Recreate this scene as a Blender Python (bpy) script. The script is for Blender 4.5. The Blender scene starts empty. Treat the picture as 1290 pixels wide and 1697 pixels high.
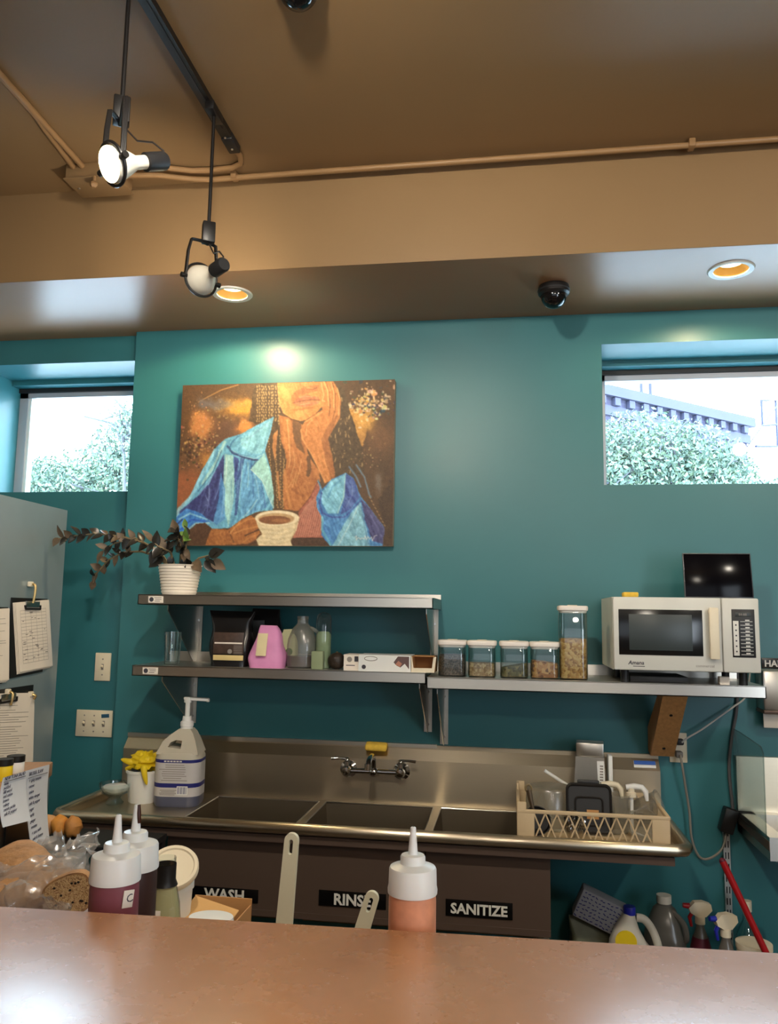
import bpy, bmesh, math, random
import numpy as np
from mathutils import Vector, Matrix, Euler, noise

random.seed(7)
rng = np.random.default_rng(7)
sc = bpy.context.scene
COL = sc.collection
PI = math.pi

# ------------------------------------------------------------------ camera
W, H = 1290.0, 1697.0
CAM = Vector((0.0, -3.35, 1.65))
YAW, PITCH, ROLL, FPX = 0.151944644, 0.126624668, 0.0158269122, 1334.55146
_f = Vector((-math.sin(YAW) * math.cos(PITCH), math.cos(YAW) * math.cos(PITCH), math.sin(PITCH)))
_r = Vector((math.cos(YAW), math.sin(YAW), 0))
_u = _r.cross(_f)
RIGHT = _r * math.cos(ROLL) + _u * math.sin(ROLL)
UP = _u * math.cos(ROLL) - _r * math.sin(ROLL)
cam_data = bpy.data.cameras.new('camera')
cam = bpy.data.objects.new('camera', cam_data)
COL.objects.link(cam)
cam.matrix_world = Matrix(((RIGHT.x, UP.x, -_f.x, CAM.x), (RIGHT.y, UP.y, -_f.y, CAM.y), (RIGHT.z, UP.z, -_f.z, CAM.z), (0, 0, 0, 1)))
cam_data.sensor_fit = 'VERTICAL'
cam_data.sensor_height = 36.0
cam_data.sensor_width = 36.0
cam_data.lens = 36.0 * FPX / H
cam_data.clip_start = 0.02
cam_data.clip_end = 300
sc.camera = cam

# ------------------------------------------------------------------ world, light, exposure
sc.view_settings.view_transform = 'Standard'
sc.view_settings.look = 'None'
sc.view_settings.gamma = 1.0
sc.view_settings.exposure = 0.2
sc.view_settings.use_curve_mapping = False
SKY = 23.0
world = bpy.data.worlds.new('overcast_sky')
sc.world = world
world.use_nodes = True
bg = world.node_tree.nodes['Background']
bg.inputs[0].default_value = (0.70, 0.86, 1.0, 1)
bg.inputs[1].default_value = SKY

WARM = (1.0, 0.90, 0.75)
COOL = (0.78, 0.89, 1.0)

def lamp(name, kind, loc, energy, color, size=0.05, aim=None, spot=None, blend=0.6, portal=False, size_y=None):
    d = bpy.data.lights.new(name, kind)
    d.energy = energy
    d.color = color
    if kind == 'AREA':
        d.shape = 'RECTANGLE'
        d.size = size
        d.size_y = size_y or size
        if portal: d.cycles.is_portal = True
    else:
        d.shadow_soft_size = size
    if kind == 'SPOT':
        d.spot_size = math.radians(spot or 100)
        d.spot_blend = blend
    o = bpy.data.objects.new(name, d)
    COL.objects.link(o)
    o.location = loc
    if aim is not None:
        o.rotation_euler = (Vector(aim) - Vector(loc)).to_track_quat('-Z', 'Y').to_euler()
    return o

# two ceiling spots of the room, then a point fill
lamp('room_lamp_and_fill', 'SPOT', (-0.42, -2.40, 2.96), 90, WARM, 0.05, (-0.35, 0, 1.75), 125, 0.9)
lamp('room_lamp_and_fill', 'SPOT', (1.75, -2.45, 2.96), 62, WARM, 0.05, (0.6, 0, 1.7), 120, 0.9)
lamp('room_lamp_and_fill', 'POINT', (0.6, -3.9, 2.7), 46, WARM, 0.12)  # added warm fill to brighten the ceiling and ambient, not a fixture
# added cool fill lights; the walls behind them have no openings
lamp('front_fill', 'AREA', (0.0, -7.3, 1.6), 34, COOL, 4.5, (0, 0, 1.5), size_y=2.2)  # added cool ambient fill, also mirrored in the steel
lamp('side_fill', 'AREA', (2.5, -3.9, 1.6), 58, COOL, 1.8, (-1.0, -2.2, 1.2), size_y=1.4)  # added fill to brighten the bottles in the foreground

# ------------------------------------------------------------------ pixel -> plane
def _ray(px, py):
    return RIGHT * ((px - W / 2) / FPX) + UP * ((H / 2 - py) / FPX) + _f
def on_y(px, py, y):
    d = _ray(px, py); return CAM + d * ((y - CAM.y) / d.y)
def on_z(px, py, z):
    d = _ray(px, py); return CAM + d * ((z - CAM.z) / d.z)
def on_x(px, py, x):
    d = _ray(px, py); return CAM + d * ((x - CAM.x) / d.x)

# ------------------------------------------------------------------ materials
def lin(c):
    return tuple(((v / 255) / 12.92 if v / 255 <= 0.04045 else ((v / 255 + 0.055) / 1.055) ** 2.4) for v in c)

def mat(name, rgb, rough=0.5, metal=0.0, var=0.06, scale=12, bump=0.0, bscale=80, stretch=None, spec=0.5, emit=None, estr=0, coat=0, trans=0, ior=1.45, linear=False, rvar=0.0, sss=0):
    m = bpy.data.materials.new(name)
    m.use_nodes = True
    nt = m.node_tree
    b = nt.nodes['Principled BSDF']
    c = rgb if linear else lin(rgb)
    b.inputs['Roughness'].default_value = rough
    b.inputs['Metallic'].default_value = metal
    b.inputs['Specular IOR Level'].default_value = spec
    b.inputs['IOR'].default_value = ior
    if coat: b.inputs['Coat Weight'].default_value = coat
    if trans: b.inputs['Transmission Weight'].default_value = trans
    if sss:
        b.inputs['Subsurface Weight'].default_value = sss
        b.inputs['Subsurface Radius'].default_value = (0.01, 0.006, 0.004)
    b.inputs['Base Color'].default_value = (*c, 1)
    tc = nt.nodes.new('ShaderNodeTexCoord')
    mp = nt.nodes.new('ShaderNodeMapping')
    nt.links.new(tc.outputs['Object'], mp.inputs['Vector'])
    if stretch: mp.inputs['Scale'].default_value = stretch
    if var:
        n = nt.nodes.new('ShaderNodeTexNoise'); n.inputs['Scale'].default_value = scale
        n.inputs['Detail'].default_value = 4
        nt.links.new(mp.outputs[0], n.inputs['Vector'])
        r = nt.nodes.new('ShaderNodeValToRGB')
        r.color_ramp.elements[0].position = 0.25; r.color_ramp.elements[1].position = 0.75
        r.color_ramp.elements[0].color = (*[max(0, v * (1 - var)) for v in c], 1)
        r.color_ramp.elements[1].color = (*[min(1, v * (1 + var)) for v in c], 1)
        nt.links.new(n.outputs[0], r.inputs[0]); nt.links.new(r.outputs[0], b.inputs['Base Color'])
        if rvar:
            mr = nt.nodes.new('ShaderNodeMapRange')
            mr.inputs['To Min'].default_value = max(0.02, rough - rvar); mr.inputs['To Max'].default_value = rough + rvar
            nt.links.new(n.outputs[0], mr.inputs['Value']); nt.links.new(mr.outputs[0], b.inputs['Roughness'])
    if bump:
        n2 = nt.nodes.new('ShaderNodeTexNoise'); n2.inputs['Scale'].default_value = bscale
        n2.inputs['Detail'].default_value = 3
        nt.links.new(mp.outputs[0], n2.inputs['Vector'])
        bp = nt.nodes.new('ShaderNodeBump'); bp.inputs['Strength'].default_value = bump
        bp.inputs['Distance'].default_value = 0.004
        nt.links.new(n2.outputs[0], bp.inputs['Height']); nt.links.new(bp.outputs[0], b.inputs['Normal'])
    if emit:
        b.inputs['Emission Color'].default_value = (*lin(emit), 1)
        b.inputs['Emission Strength'].default_value = estr
    return m

def clear(name, tint=(235, 240, 240), gloss=0.12, rough=0.05, milky=0.0):
    """thin clear plastic or glass: mostly see-through, glossy towards grazing angles, optionally milky"""
    m = bpy.data.materials.new(name); m.use_nodes = True
    nt = m.node_tree; nt.nodes.clear()
    out = nt.nodes.new('ShaderNodeOutputMaterial')
    t = nt.nodes.new('ShaderNodeBsdfTransparent'); t.inputs[0].default_value = (*lin(tint), 1)
    g = nt.nodes.new('ShaderNodeBsdfGlossy'); g.inputs['Roughness'].default_value = rough; g.inputs[0].default_value = (0.95, 0.95, 0.95, 1)
    lw = nt.nodes.new('ShaderNodeLayerWeight'); lw.inputs[0].default_value = 0.18
    ma = nt.nodes.new('ShaderNodeMath'); ma.operation = 'MULTIPLY_ADD'; ma.inputs[1].default_value = 0.5; ma.inputs[2].default_value = gloss * 0.4
    nt.links.new(lw.outputs['Fresnel'], ma.inputs[0])
    mx = nt.nodes.new('ShaderNodeMixShader')
    nt.links.new(ma.outputs[0], mx.inputs[0]); nt.links.new(t.outputs[0], mx.inputs[1]); nt.links.new(g.outputs[0], mx.inputs[2])
    last = mx
    if milky:
        d = nt.nodes.new('ShaderNodeBsdfTranslucent'); d.inputs[0].default_value = (*lin(tint), 1)
        d2 = nt.nodes.new('ShaderNodeBsdfDiffuse'); d2.inputs[0].default_value = (*lin(tint), 1)
        a = nt.nodes.new('ShaderNodeMixShader'); a.inputs[0].default_value = 0.5
        nt.links.new(d.outputs[0], a.inputs[1]); nt.links.new(d2.outputs[0], a.inputs[2])
        m2 = nt.nodes.new('ShaderNodeMixShader'); m2.inputs[0].default_value = milky
        nt.links.new(mx.outputs[0], m2.inputs[1]); nt.links.new(a.outputs[0], m2.inputs[2]); last = m2
    nt.links.new(last.outputs[0], out.inputs['Surface'])
    return m

def speckle(name, cols, scale=60, rough=0.7, bump=0.5, rand=1.0):
    m = bpy.data.materials.new(name); m.use_nodes = True
    nt = m.node_tree; b = nt.nodes['Principled BSDF']; b.inputs['Roughness'].default_value = rough
    tc = nt.nodes.new('ShaderNodeTexCoord')
    v = nt.nodes.new('ShaderNodeTexVoronoi'); v.inputs['Scale'].default_value = scale; v.inputs['Randomness'].default_value = rand
    nt.links.new(tc.outputs['Object'], v.inputs['Vector'])
    sp = nt.nodes.new('ShaderNodeSeparateColor'); nt.links.new(v.outputs['Color'], sp.inputs[0])
    r = nt.nodes.new('ShaderNodeValToRGB'); r.color_ramp.interpolation = 'CONSTANT'
    e = r.color_ramp.elements
    e[0].position = 0; e[0].color = (*lin(cols[0]), 1)
    e[1].position = 1 / len(cols); e[1].color = (*lin(cols[1]), 1)
    for k in range(2, len(cols)):
        q = e.new(k / len(cols)); q.color = (*lin(cols[k]), 1)
    nt.links.new(sp.outputs[0], r.inputs[0]); nt.links.new(r.outputs[0], b.inputs['Base Color'])
    bp = nt.nodes.new('ShaderNodeBump'); bp.inputs['Strength'].default_value = bump; bp.inputs['Distance'].default_value = 0.004; bp.invert = True
    nt.links.new(v.outputs['Distance'], bp.inputs['Height']); nt.links.new(bp.outputs[0], b.inputs['Normal'])
    return m

def steel(name, base=(196, 192, 184), rough=0.30, stretch=(3, 3, 160), aniso=0.0):
    m = mat(name, base, rough, 1.0, 0.02, 6, 0, 14, stretch)
    nt = m.node_tree; b = nt.nodes['Principled BSDF']; b.inputs['Anisotropic'].default_value = 0.7
    tv = nt.nodes.new('ShaderNodeCombineXYZ'); tv.inputs[1].default_value = 1; tv.inputs[2].default_value = 1
    nt.links.new(tv.outputs[0], b.inputs['Tangent'])       # brushed along X: blur across the grain
    return m

M = {}
M['teal'] = mat('teal_satin_wall_paint', (50, 110, 117), 0.38, 0, 0.05, 3, 0.03, 25, spec=0.5, rvar=0.05)
M['brown_ceiling'] = mat('brown_ceiling_paint', (138, 110, 76), 0.45, 0, 0.05, 2, 0.05, 50, spec=0.45)
M['soffit'] = mat('brown_soffit_gloss_paint', (156, 112, 78), 0.33, 0, 0.03, 2, spec=0.42)
M['brown_pipe'] = mat('brown_painted_conduit', (150, 116, 78), 0.4, 0, 0.05, 10)
M['floor'] = mat('floor_tile', (112, 98, 84), 0.5, 0, 0.15, 5)
M['plain_wall'] = mat('tan_room_wall', (150, 136, 116), 0.7, 0, 0.04, 3)
M['counter'] = mat('copper_brown_laminate', (200, 140, 94), 0.27, 0, 0.04, 40, spec=0.85, rvar=0.03)
M['prep'] = mat('brown_prep_top', (140, 108, 80), 0.4, 0, 0.08, 20)
M['steel'] = steel('brushed_steel')
M['steel_v'] = steel('brushed_steel_upright', stretch=(120, 120, 4))
M['steel_warm'] = steel('brushed_steel_sink', (198, 186, 164), 0.31)
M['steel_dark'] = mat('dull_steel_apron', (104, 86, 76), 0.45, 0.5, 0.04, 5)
M['fridge'] = mat('fridge_side_grey', (172, 186, 192), 0.36, 0.65, 0.10, 3)
M['bowl_shade_steel'] = mat('bowl_shade_steel', (128, 116, 98), 0.45, 1.0, 0.03, 8)  # darker than the sink steel: depth shading of the bowls put into the colour
M['chrome'] = mat('chrome', (200, 200, 200), 0.10, 1, 0.0)
M['black'] = mat('black_enamel', (22, 20, 20), 0.4, 0, 0.05)
M['black_gloss'] = mat('black_gloss', (10, 10, 12), 0.08, 0, 0.0, spec=0.6)
M['dark'] = mat('dark_plastic', (30, 30, 32), 0.5, 0, 0.05)
M['white'] = mat('white_plastic', (226, 226, 222), 0.35, 0, 0.02, sss=0.1)
M['white_metal'] = mat('white_painted_metal', (206, 205, 197), 0.35, 0, 0.02)
M['ivory'] = mat('ivory_plastic', (224, 212, 186), 0.4, 0, 0.02)
M['paper'] = mat('white_paper', (228, 218, 205), 0.8, 0, 0.03)
M['paper_cool'] = mat('cool_white_paper', (226, 230, 240), 0.8, 0, 0.03)
M['ink'] = mat('dark_ink', (60, 58, 66), 0.7, 0, 0)
M['ink_grey'] = mat('grey_ink', (140, 132, 125), 0.8, 0, 0)
M['pen'] = mat('pen_ink', (88, 90, 112), 0.7, 0, 0)
M['black_sign'] = mat('black_sign_plastic', (9, 9, 10), 0.25, 0, 0)
M['sign_white'] = mat('sign_lettering_white', (215, 212, 205), 0.5, 0, 0)
M['wood'] = mat('pine_board', (176, 128, 78), 0.6, 0, 0.18, 6, 0.1, 20, (14, 14, 1.2))
M['ledge_wood'] = mat('light_wood_board', (178, 138, 108), 0.5, 0, 0.12, 5, 0.05, 20, (14, 1.5, 14))
M['card'] = mat('brown_cardboard', (180, 132, 82), 0.75, 0, 0.06, 20)
M['card_light'] = mat('pale_cardboard', (206, 160, 100), 0.75, 0, 0.06, 20)
M['yellow'] = mat('yellow_rubber', (225, 195, 30), 0.5, 0, 0.08, 20)
M['sponge'] = mat('yellow_sponge', (226, 186, 70), 0.9, 0, 0.12, 60, 0.5, 120)
M['red'] = mat('red_plastic', (160, 22, 28), 0.35, 0, 0.05)
M['maroon'] = mat('maroon_label', (92, 18, 40), 0.5, 0, 0.05)
M['blue_cap'] = mat('blue_cap_plastic', (30, 40, 160), 0.35, 0, 0.03)
M['navy'] = mat('navy_print', (32, 36, 110), 0.5, 0, 0.02)
M['clear'] = clear('clear_plastic')
M['glass'] = clear('clear_glass', (240, 246, 246), 0.2, 0.02)
M['window_glass'] = clear('window_glass', (244, 250, 252), 0.05, 0.01)
M['bag_film'] = clear('bag_film', (244, 244, 244), 0.35, 0.16, 0.22)
M['milky'] = clear('milky_plastic', (226, 226, 218), 0.2, 0.25, 0.20)
M['milky_dim'] = clear('smoky_plastic', (190, 182, 172), 0.2, 0.25, 0.35)
M['acrylic'] = clear('acrylic_sheet', (238, 244, 243), 0.08, 0.03, 0.02)
M['bulb'] = mat('warm_lens', (255, 240, 210), 0.3, 0, 0, emit=(255, 226, 170), estr=30)
M['bulb_dim'] = mat('downlight_lens', (255, 240, 210), 0.3, 0, 0, emit=(255, 226, 160), estr=7)
M['reflector'] = mat('gold_reflector', (196, 156, 92), 0.4, 0.2, 0.03)
M['bulb_white'] = mat('white_bulb_glass', (222, 216, 200), 0.25, 0, 0)
M['leaf_dark'] = mat('dark_zz_leaf', (40, 38, 34), 0.25, 0, 0.35, 30)
M['leaf_tan'] = mat('tan_dry_leaf', (92, 76, 58), 0.5, 0, 0.45, 40)
M['leaf_green'] = mat('young_green_leaf', (86, 116, 52), 0.35, 0, 0.15, 30)
M['stem'] = mat('green_brown_stem', (120, 104, 74), 0.5, 0, 0.15, 20)
M['soil'] = mat('dark_soil', (40, 30, 24), 0.9, 0, 0.3, 60, 0.6, 80)

# ------------------------------------------------------------------ mesh helpers
def align(d, roll=None):
    return Vector(d).normalized().to_track_quat('Z', 'Y').to_matrix()

class MB:
    def __init__(s): s.v = []; s.f = []; s.mi = []
    def add(s, vs, fs, mi=0):
        o = len(s.v); s.v += [tuple(v) for v in vs]
        for f in fs: s.f.append(tuple(i + o for i in f)); s.mi.append(mi)
        return s
    def box(s, c, d, bevel=0, rot=None, mi=0, seg=2):
        bm = bmesh.new(); bmesh.ops.create_cube(bm, size=1)
        for v in bm.verts: v.co = Vector((v.co.x * d[0], v.co.y * d[1], v.co.z * d[2]))
        if bevel: bmesh.ops.bevel(bm, geom=bm.edges[:], offset=min(bevel, min(d) * 0.49), segments=seg, affect='EDGES', profile=0.5)
        bm.verts.index_update()
        R = rot.to_matrix() if isinstance(rot, Euler) else rot
        vs = [((R @ v.co) if R is not None else v.co) + Vector(c) for v in bm.verts]
        s.add(vs, [[v.index for v in f.verts] for f in bm.faces], mi); bm.free(); return s
    def bb(s, a, b, bevel=0, mi=0):
        a = Vector(a); b = Vector(b)
        return s.box((a + b) / 2, [abs(b[i] - a[i]) for i in range(3)], bevel, None, mi)
    def cyl(s, p, q, r, r2=None, n=20, mi=0, caps=True):
        p = Vector(p); q = Vector(q); R = align(q - p); r2 = r if r2 is None else r2
        vs = []
        for c, rr in ((p, r), (q, r2)):
            vs += [c + R @ Vector((rr * math.cos(2 * PI * k / n), rr * math.sin(2 * PI * k / n), 0)) for k in range(n)]
        fs = [[k, (k + 1) % n, n + (k + 1) % n, n + k] for k in range(n)]
        if caps: fs += [list(range(n))[::-1], list(range(n, 2 * n))]
        return s.add(vs, fs, mi)
    def lathe(s, prof, n=32, c=(0, 0, 0), sq=2.0, sy=1.0, rot=None, mi=0, cap=True):
        """prof: list of (radius, z); sq: superellipse exponent (2 = round, 6 = rounded square)"""
        vs = []
        for r, z in prof:
            for k in range(n):
                a = 2 * PI * (k + 0.5) / n; ca, sa = math.cos(a), math.sin(a)
                if sq != 2.0:
                    ca = math.copysign(abs(ca) ** (2 / sq), ca); sa = math.copysign(abs(sa) ** (2 / sq), sa)
                v = Vector((r * ca, r * sa * sy, z))
                if rot is not None: v = rot @ v
                vs.append(v + Vector(c))
        fs = []
        for i in range(len(prof) - 1):
            for k in range(n):
                fs.append([i * n + k, i * n + (k + 1) % n, (i + 1) * n + (k + 1) % n, (i + 1) * n + k])
        if cap:
            if prof[0][0] > 1e-5: fs.append(list(range(n))[::-1])
            if prof[-1][0] > 1e-5: fs.append([(len(prof) - 1) * n + k for k in range(n)])
        return s.add(vs, fs, mi)
    def tube(s, pts, r, n=8, mi=0, closed=False):
        pts = [Vector(p) for p in pts]; m = len(pts)
        vs = []; prev = None
        for i, p in enumerate(pts):
            if closed: t = (pts[(i + 1) % m] - pts[i - 1])
            else: t = pts[min(i + 1, m - 1)] - pts[max(i - 1, 0)]
            t.normalize()
            if prev is None:
                a = Vector((0, 0, 1)) if abs(t.z) < 0.9 else Vector((1, 0, 0))
                x = t.cross(a).normalized()
            else:
                x = (prev - t * prev.dot(t)).normalized()
            prev = x; y = t.cross(x)
            rr = r[i] if isinstance(r, (list, tuple)) else r
            vs += [p + x * rr * math.cos(2 * PI * k / n) + y * rr * math.sin(2 * PI * k / n) for k in range(n)]
        fs = []
        for i in range(m if closed else m - 1):
            j = (i + 1) % m
            for k in range(n): fs.append([i * n + k, i * n + (k + 1) % n, j * n + (k + 1) % n, j * n + k])
        if not closed: fs += [list(range(n))[::-1], [(m - 1) * n + k for k in range(n)]]
        return s.add(vs, fs, mi)
    def prism(s, poly, axis, a, b, mi=0):
        """poly in the plane normal to axis ('x': (y,z), 'y': (x,z), 'z': (x,y)), from a to b"""
        def P(u, w, t): return {'x': (t, u, w), 'y': (u, t, w), 'z': (u, w, t)}[axis]
        n = len(poly)
        vs = [P(u, w, a) for u, w in poly] + [P(u, w, b) for u, w in poly]
        fs = [list(range(n)), list(range(n, 2 * n))[::-1]] + [[k, n + k, n + (k + 1) % n, (k + 1) % n] for k in range(n)]
        return s.add(vs, fs, mi)
    def ball(s, c, r, n=16, mi=0, rot=None, jit=0, seed=0, sq=2.0):
        r = (r, r, r) if not isinstance(r, (tuple, list)) else r
        m = n // 2 + 1; vs = []
        for i in range(m):
            t = PI * i / (m - 1)
            for k in range(n):
                a = 2 * PI * k / n
                v = Vector((math.sin(t) * math.cos(a), math.sin(t) * math.sin(a), math.cos(t)))
                if sq != 2.0: v = Vector([math.copysign(abs(q) ** (2 / sq), q) for q in v])
                if jit: v *= 1 + jit * noise.noise(v * 2.3 + Vector((seed, seed * 1.7, 0)))
                v = Vector((v.x * r[0], v.y * r[1], v.z * r[2]))
                if rot is not None: v = rot @ v
                vs.append(v + Vector(c))
        fs = [[i * n + k, (i + 1) * n + k, (i + 1) * n + (k + 1) % n, i * n + (k + 1) % n] for i in range(m - 1) for k in range(n)]
        return s.add(vs, fs, mi)
    def quad(s, a, b, c, d, mi=0): return s.add([a, b, c, d], [(0, 1, 2, 3)], mi)
    def build(s, name, m, parent=None, smooth=True, angle=40, origin=None):
        me = bpy.data.meshes.new(name)
        off = Vector((0, 0, 0))
        if parent is not None and parent.get('world_parts'): off = parent.location
        elif parent is not None and parent.parent is not None and parent.parent.get('world_parts'): off = parent.parent.location
        me.from_pydata([tuple(Vector(v) - off) for v in s.v], [], s.f)
        ms = m if isinstance(m, (list, tuple)) else [m]
        for q in ms: me.materials.append(q)
        me.polygons.foreach_set('material_index', s.mi)
        bm = bmesh.new(); bm.from_mesh(me)
        bmesh.ops.remove_doubles(bm, verts=bm.verts[:], dist=1e-6)
        bmesh.ops.recalc_face_normals(bm, faces=bm.faces[:])
        bm.to_mesh(me); bm.free()
        if smooth:
            me.shade_smooth(); me.set_sharp_from_angle(angle=math.radians(angle))
        o = bpy.data.objects.new(name, me); COL.objects.link(o)
        if origin is not None: o.location = origin
        if parent is not None: o.parent = parent
        return o

def thing(name, label, cat, loc=(0, 0, 0), rotz=0, group=None):
    o = bpy.data.objects.new(name, None); COL.objects.link(o)
    o.empty_display_size = 0.05
    o.location = loc; o.rotation_euler = (0, 0, rotz); o['label'] = label; o['category'] = cat
    if group: o['group'] = group
    return o
def tag(o, label, cat, group=None):
    o['label'] = label; o['category'] = cat
    if group: o['group'] = group
    return o
def struct(o): o['kind'] = 'structure'; return o
def stuff(o): o['kind'] = 'stuff'; return o

def text(name, body, size, m, parent, loc, rot, bold=0.0, shear=0.0, align_x='LEFT', sx=1.0):
    cu = bpy.data.curves.new(name, 'FONT'); cu.body = body; cu.size = size; cu.offset = bold; cu.shear = shear
    cu.extrude = 0.0003; cu.align_x = align_x; cu.resolution_u = 2; cu.space_character = 1.0
    tmp = bpy.data.objects.new('tmp_text', cu)
    me = bpy.data.meshes.new_from_object(tmp)
    bpy.data.objects.remove(tmp); bpy.data.curves.remove(cu)
    me.name = name; me.materials.clear(); me.materials.append(m)
    o = bpy.data.objects.new(name, me); COL.objects.link(o)
    o.location = loc; o.rotation_euler = rot; o.scale = (sx, 1, 1)
    if parent is not None: o.parent = parent
    return o
FACE = (PI / 2, 0, 0)            # reads from the room
FACE_X = (PI / 2, 0, PI / 2)     # reads from +X

def copy_tree(root, loc, rotz=None, label=None):
    r = root.copy(); COL.objects.link(r); r.location = loc
    if rotz is not None: r.rotation_euler = (0, 0, rotz)
    if label: r['label'] = label
    for ch in list(root.children):
        c = ch.copy(); COL.objects.link(c); c.parent = r
        for g in list(ch.children):
            d = g.copy(); COL.objects.link(d); d.parent = c
    return r

# ================================================================== SETTING
ZS = 2.92           # underside of the dropped soffit
ZC = 3.285          # upper ceiling
YS = -0.585         # soffit front face
XL, XR, YB = -2.95, 2.6, -7.6

struct(MB().bb((XL, YB, -0.1), (XR, 0.4, 0)).build('floor', M['floor']))
struct(MB().bb((XL, YB, ZC), (XR, 0.4, ZC + 0.1)).build('ceiling', M['brown_ceiling']))

# back wall: the furred-out main part and, 5 cm deeper, the part with the left window
WR = (0.376, 1.62, 2.19, 2.786)      # right window opening x0 x1 z0 z1
WL = (-2.51, -1.714, 2.187, 2.80)    # left window opening
b = MB()
b.bb((-1.70, 0, 0), (WR[0], 0.40, ZC)).bb((WR[1], 0, 0), (XR, 0.40, ZC))
b.bb((WR[0], 0, 0), (WR[1], 0.40, WR[2])).bb((WR[0], 0, WR[3]), (WR[1], 0.40, ZC))
struct(b.build('wall_back', M['teal'], smooth=False))
b = MB()
b.bb((XL, 0.05, 0), (WL[0], 0.45, ZC)).bb((WL[1], 0.05, 0), (-1.70, 0.45, ZC))
b.bb((WL[0], 0.05, 0), (WL[1], 0.45, WL[2])).bb((WL[0], 0.05, WL[3]), (WL[1], 0.45, ZC))
struct(b.build('wall_back_left', M['teal'], smooth=False))
struct(MB().bb((XL - 0.1, YB, 0), (XL, 0.45, ZC)).build('wall_left', M['plain_wall'], smooth=False))
struct(MB().bb((XR, YB, 0), (XR + 0.1, 0.45, ZC)).build('wall_right', M['plain_wall'], smooth=False))
struct(MB().bb((XL, YB - 0.1, 0), (XR, YB, ZC)).build('wall_front', M['plain_wall'], smooth=False))

# dropped soffit along the back wall: front face, and an underside with two round cut-outs for the downlights
DL = [on_z(385, 487, ZS), on_z(1212, 447, ZS)]
RC = 0.063
bm = bmesh.new()
def loop(pts):
    vs = [bm.verts.new(p) for p in pts]
    for i in range(len(vs)): bm.edges.new((vs[i], vs[(i + 1) % len(vs)]))
loop([(XL, YS, ZS), (XR, YS, ZS), (XR, 0.06, ZS), (XL, 0.06, ZS)])
for p in DL: loop([(p.x + RC * math.cos(2 * PI * k / 40), p.y + RC * math.sin(2 * PI * k / 40), ZS) for k in range(40)])
bmesh.ops.triangle_fill(bm, use_beauty=True, use_dissolve=False, edges=bm.edges[:])
bm.verts.index_update()
vs = [v.co.copy() for v in bm.verts]; fs = [[v.index for v in f.verts] for f in bm.faces]; bm.free()
struct(MB().add(vs, fs).build('trim_1', M['soffit'], smooth=False))
bpy.data.objects['trim_1'].data.name = 'soffit_underside'
struct(MB().bb((XL, YS, ZS + .001), (XR, YS + 0.02, ZC)).build('trim_2', M['brown_ceiling'], smooth=False))

M['frame_alu'] = mat('window_frame_grey', (176, 176, 182), 0.4, 0.2, 0.02)
def window(name, o, y0):
    x0, x1, z0, z1 = o
    b = MB().bb((x0, y0 + .075, z1 - .072), (x1, y0 + .13, z1 - .045)).bb((x0, y0 + .075, z0 - .0), (x1, y0 + .13, z0 + .02))
    b.bb((x0, y0 + .075, z0), (x0 + .045, y0 + .13, z1 - .045)).bb((x1 - .03, y0 + .075, z0), (x1, y0 + .13, z1 - .045))
    fr = struct(b.build(name, M['frame_alu'], smooth=False))
    b = MB().bb((x0, y0, z1 - .026), (x1, y0 + .14, z1)); b.build('head_board', M['teal'], fr, smooth=False)
    MB().bb((x0, y0 + .06, z1 - .047), (x1, y0 + .14, z1 - .026)).build('shade_pocket', M['dark'], fr, smooth=False)
    MB().bb((x0 + .045, y0 + .10, z0 + .02), (x1 - .03, y0 + .104, z1 - .072)).build('pane', M['window_glass'], fr, smooth=False)
    if x0 < -1:
        MB().bb((x0 + .045, y0 + .08, z0 + .02), (x0 + .062, y0 + .12, z1 - .072)).build('inner_sash', M['white'], fr, smooth=False)
    return fr
window('window_1', WL, 0.30)
window('window_2', WR, 0.225)

# daylight portals in the two openings
lamp('window_portal', 'AREA', ((WR[0] + WR[1]) / 2, 0.42, (WR[2] + WR[3]) / 2), 1, (1, 1, 1), WR[1] - WR[0], ((WR[0] + WR[1]) / 2, -1, (WR[2] + WR[3]) / 2), portal=True, size_y=WR[3] - WR[2])
lamp('window_portal', 'AREA', ((WL[0] + WL[1]) / 2, 0.47, (WL[2] + WL[3]) / 2), 1, (1, 1, 1), WL[1] - WL[0], ((WL[0] + WL[1]) / 2, -1, (WL[2] + WL[3]) / 2), portal=True, size_y=WL[3] - WL[2])

# ================================================================== OUTSIDE
struct(MB().bb((-40, 0.46, -0.5), (40, 60, -0.3)).build('ground', mat('concrete_lot', (186, 188, 190), 0.9, 0, 0.1, 2), smooth=False))

def far_brick(name):
    m = bpy.data.materials.new(name); m.use_nodes = True
    nt = m.node_tree; b = nt.nodes['Principled BSDF']; b.inputs['Roughness'].default_value = 0.9
    tc = nt.nodes.new('ShaderNodeTexCoord'); mp = nt.nodes.new('ShaderNodeMapping')
    mp.inputs['Rotation'].default_value = (PI / 2, 0, 0)
    br = nt.nodes.new('ShaderNodeTexBrick'); br.inputs['Scale'].default_value = 4
    br.inputs[1].default_value = (*lin((40, 38, 58)), 1); br.inputs[2].default_value = (*lin((46, 42, 62)), 1); br.inputs[3].default_value = (*lin((58, 56, 74)), 1)
    nt.links.new(tc.outputs['Object'], mp.inputs[0]); nt.links.new(mp.outputs[0], br.inputs['Vector']); nt.links.new(br.outputs['Color'], b.inputs['Base Color'])
    return m
M['brick'] = far_brick('far_brickwork')
M['cornice'] = mat('far_cornice', (46, 46, 66), 0.8, 0, 0.08, 3)
A = on_y(1000, 640, 9.0)
kB = (on_y(1237, 694, 9.0).z - CAM.z) / (9.0 - CAM.y)
Bp = on_y(1237, 694, (A.z - CAM.z) / kB + CAM.y)
dirv = Vector((Bp.x - A.x, Bp.y - A.y, 0)); Lw = dirv.length
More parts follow.
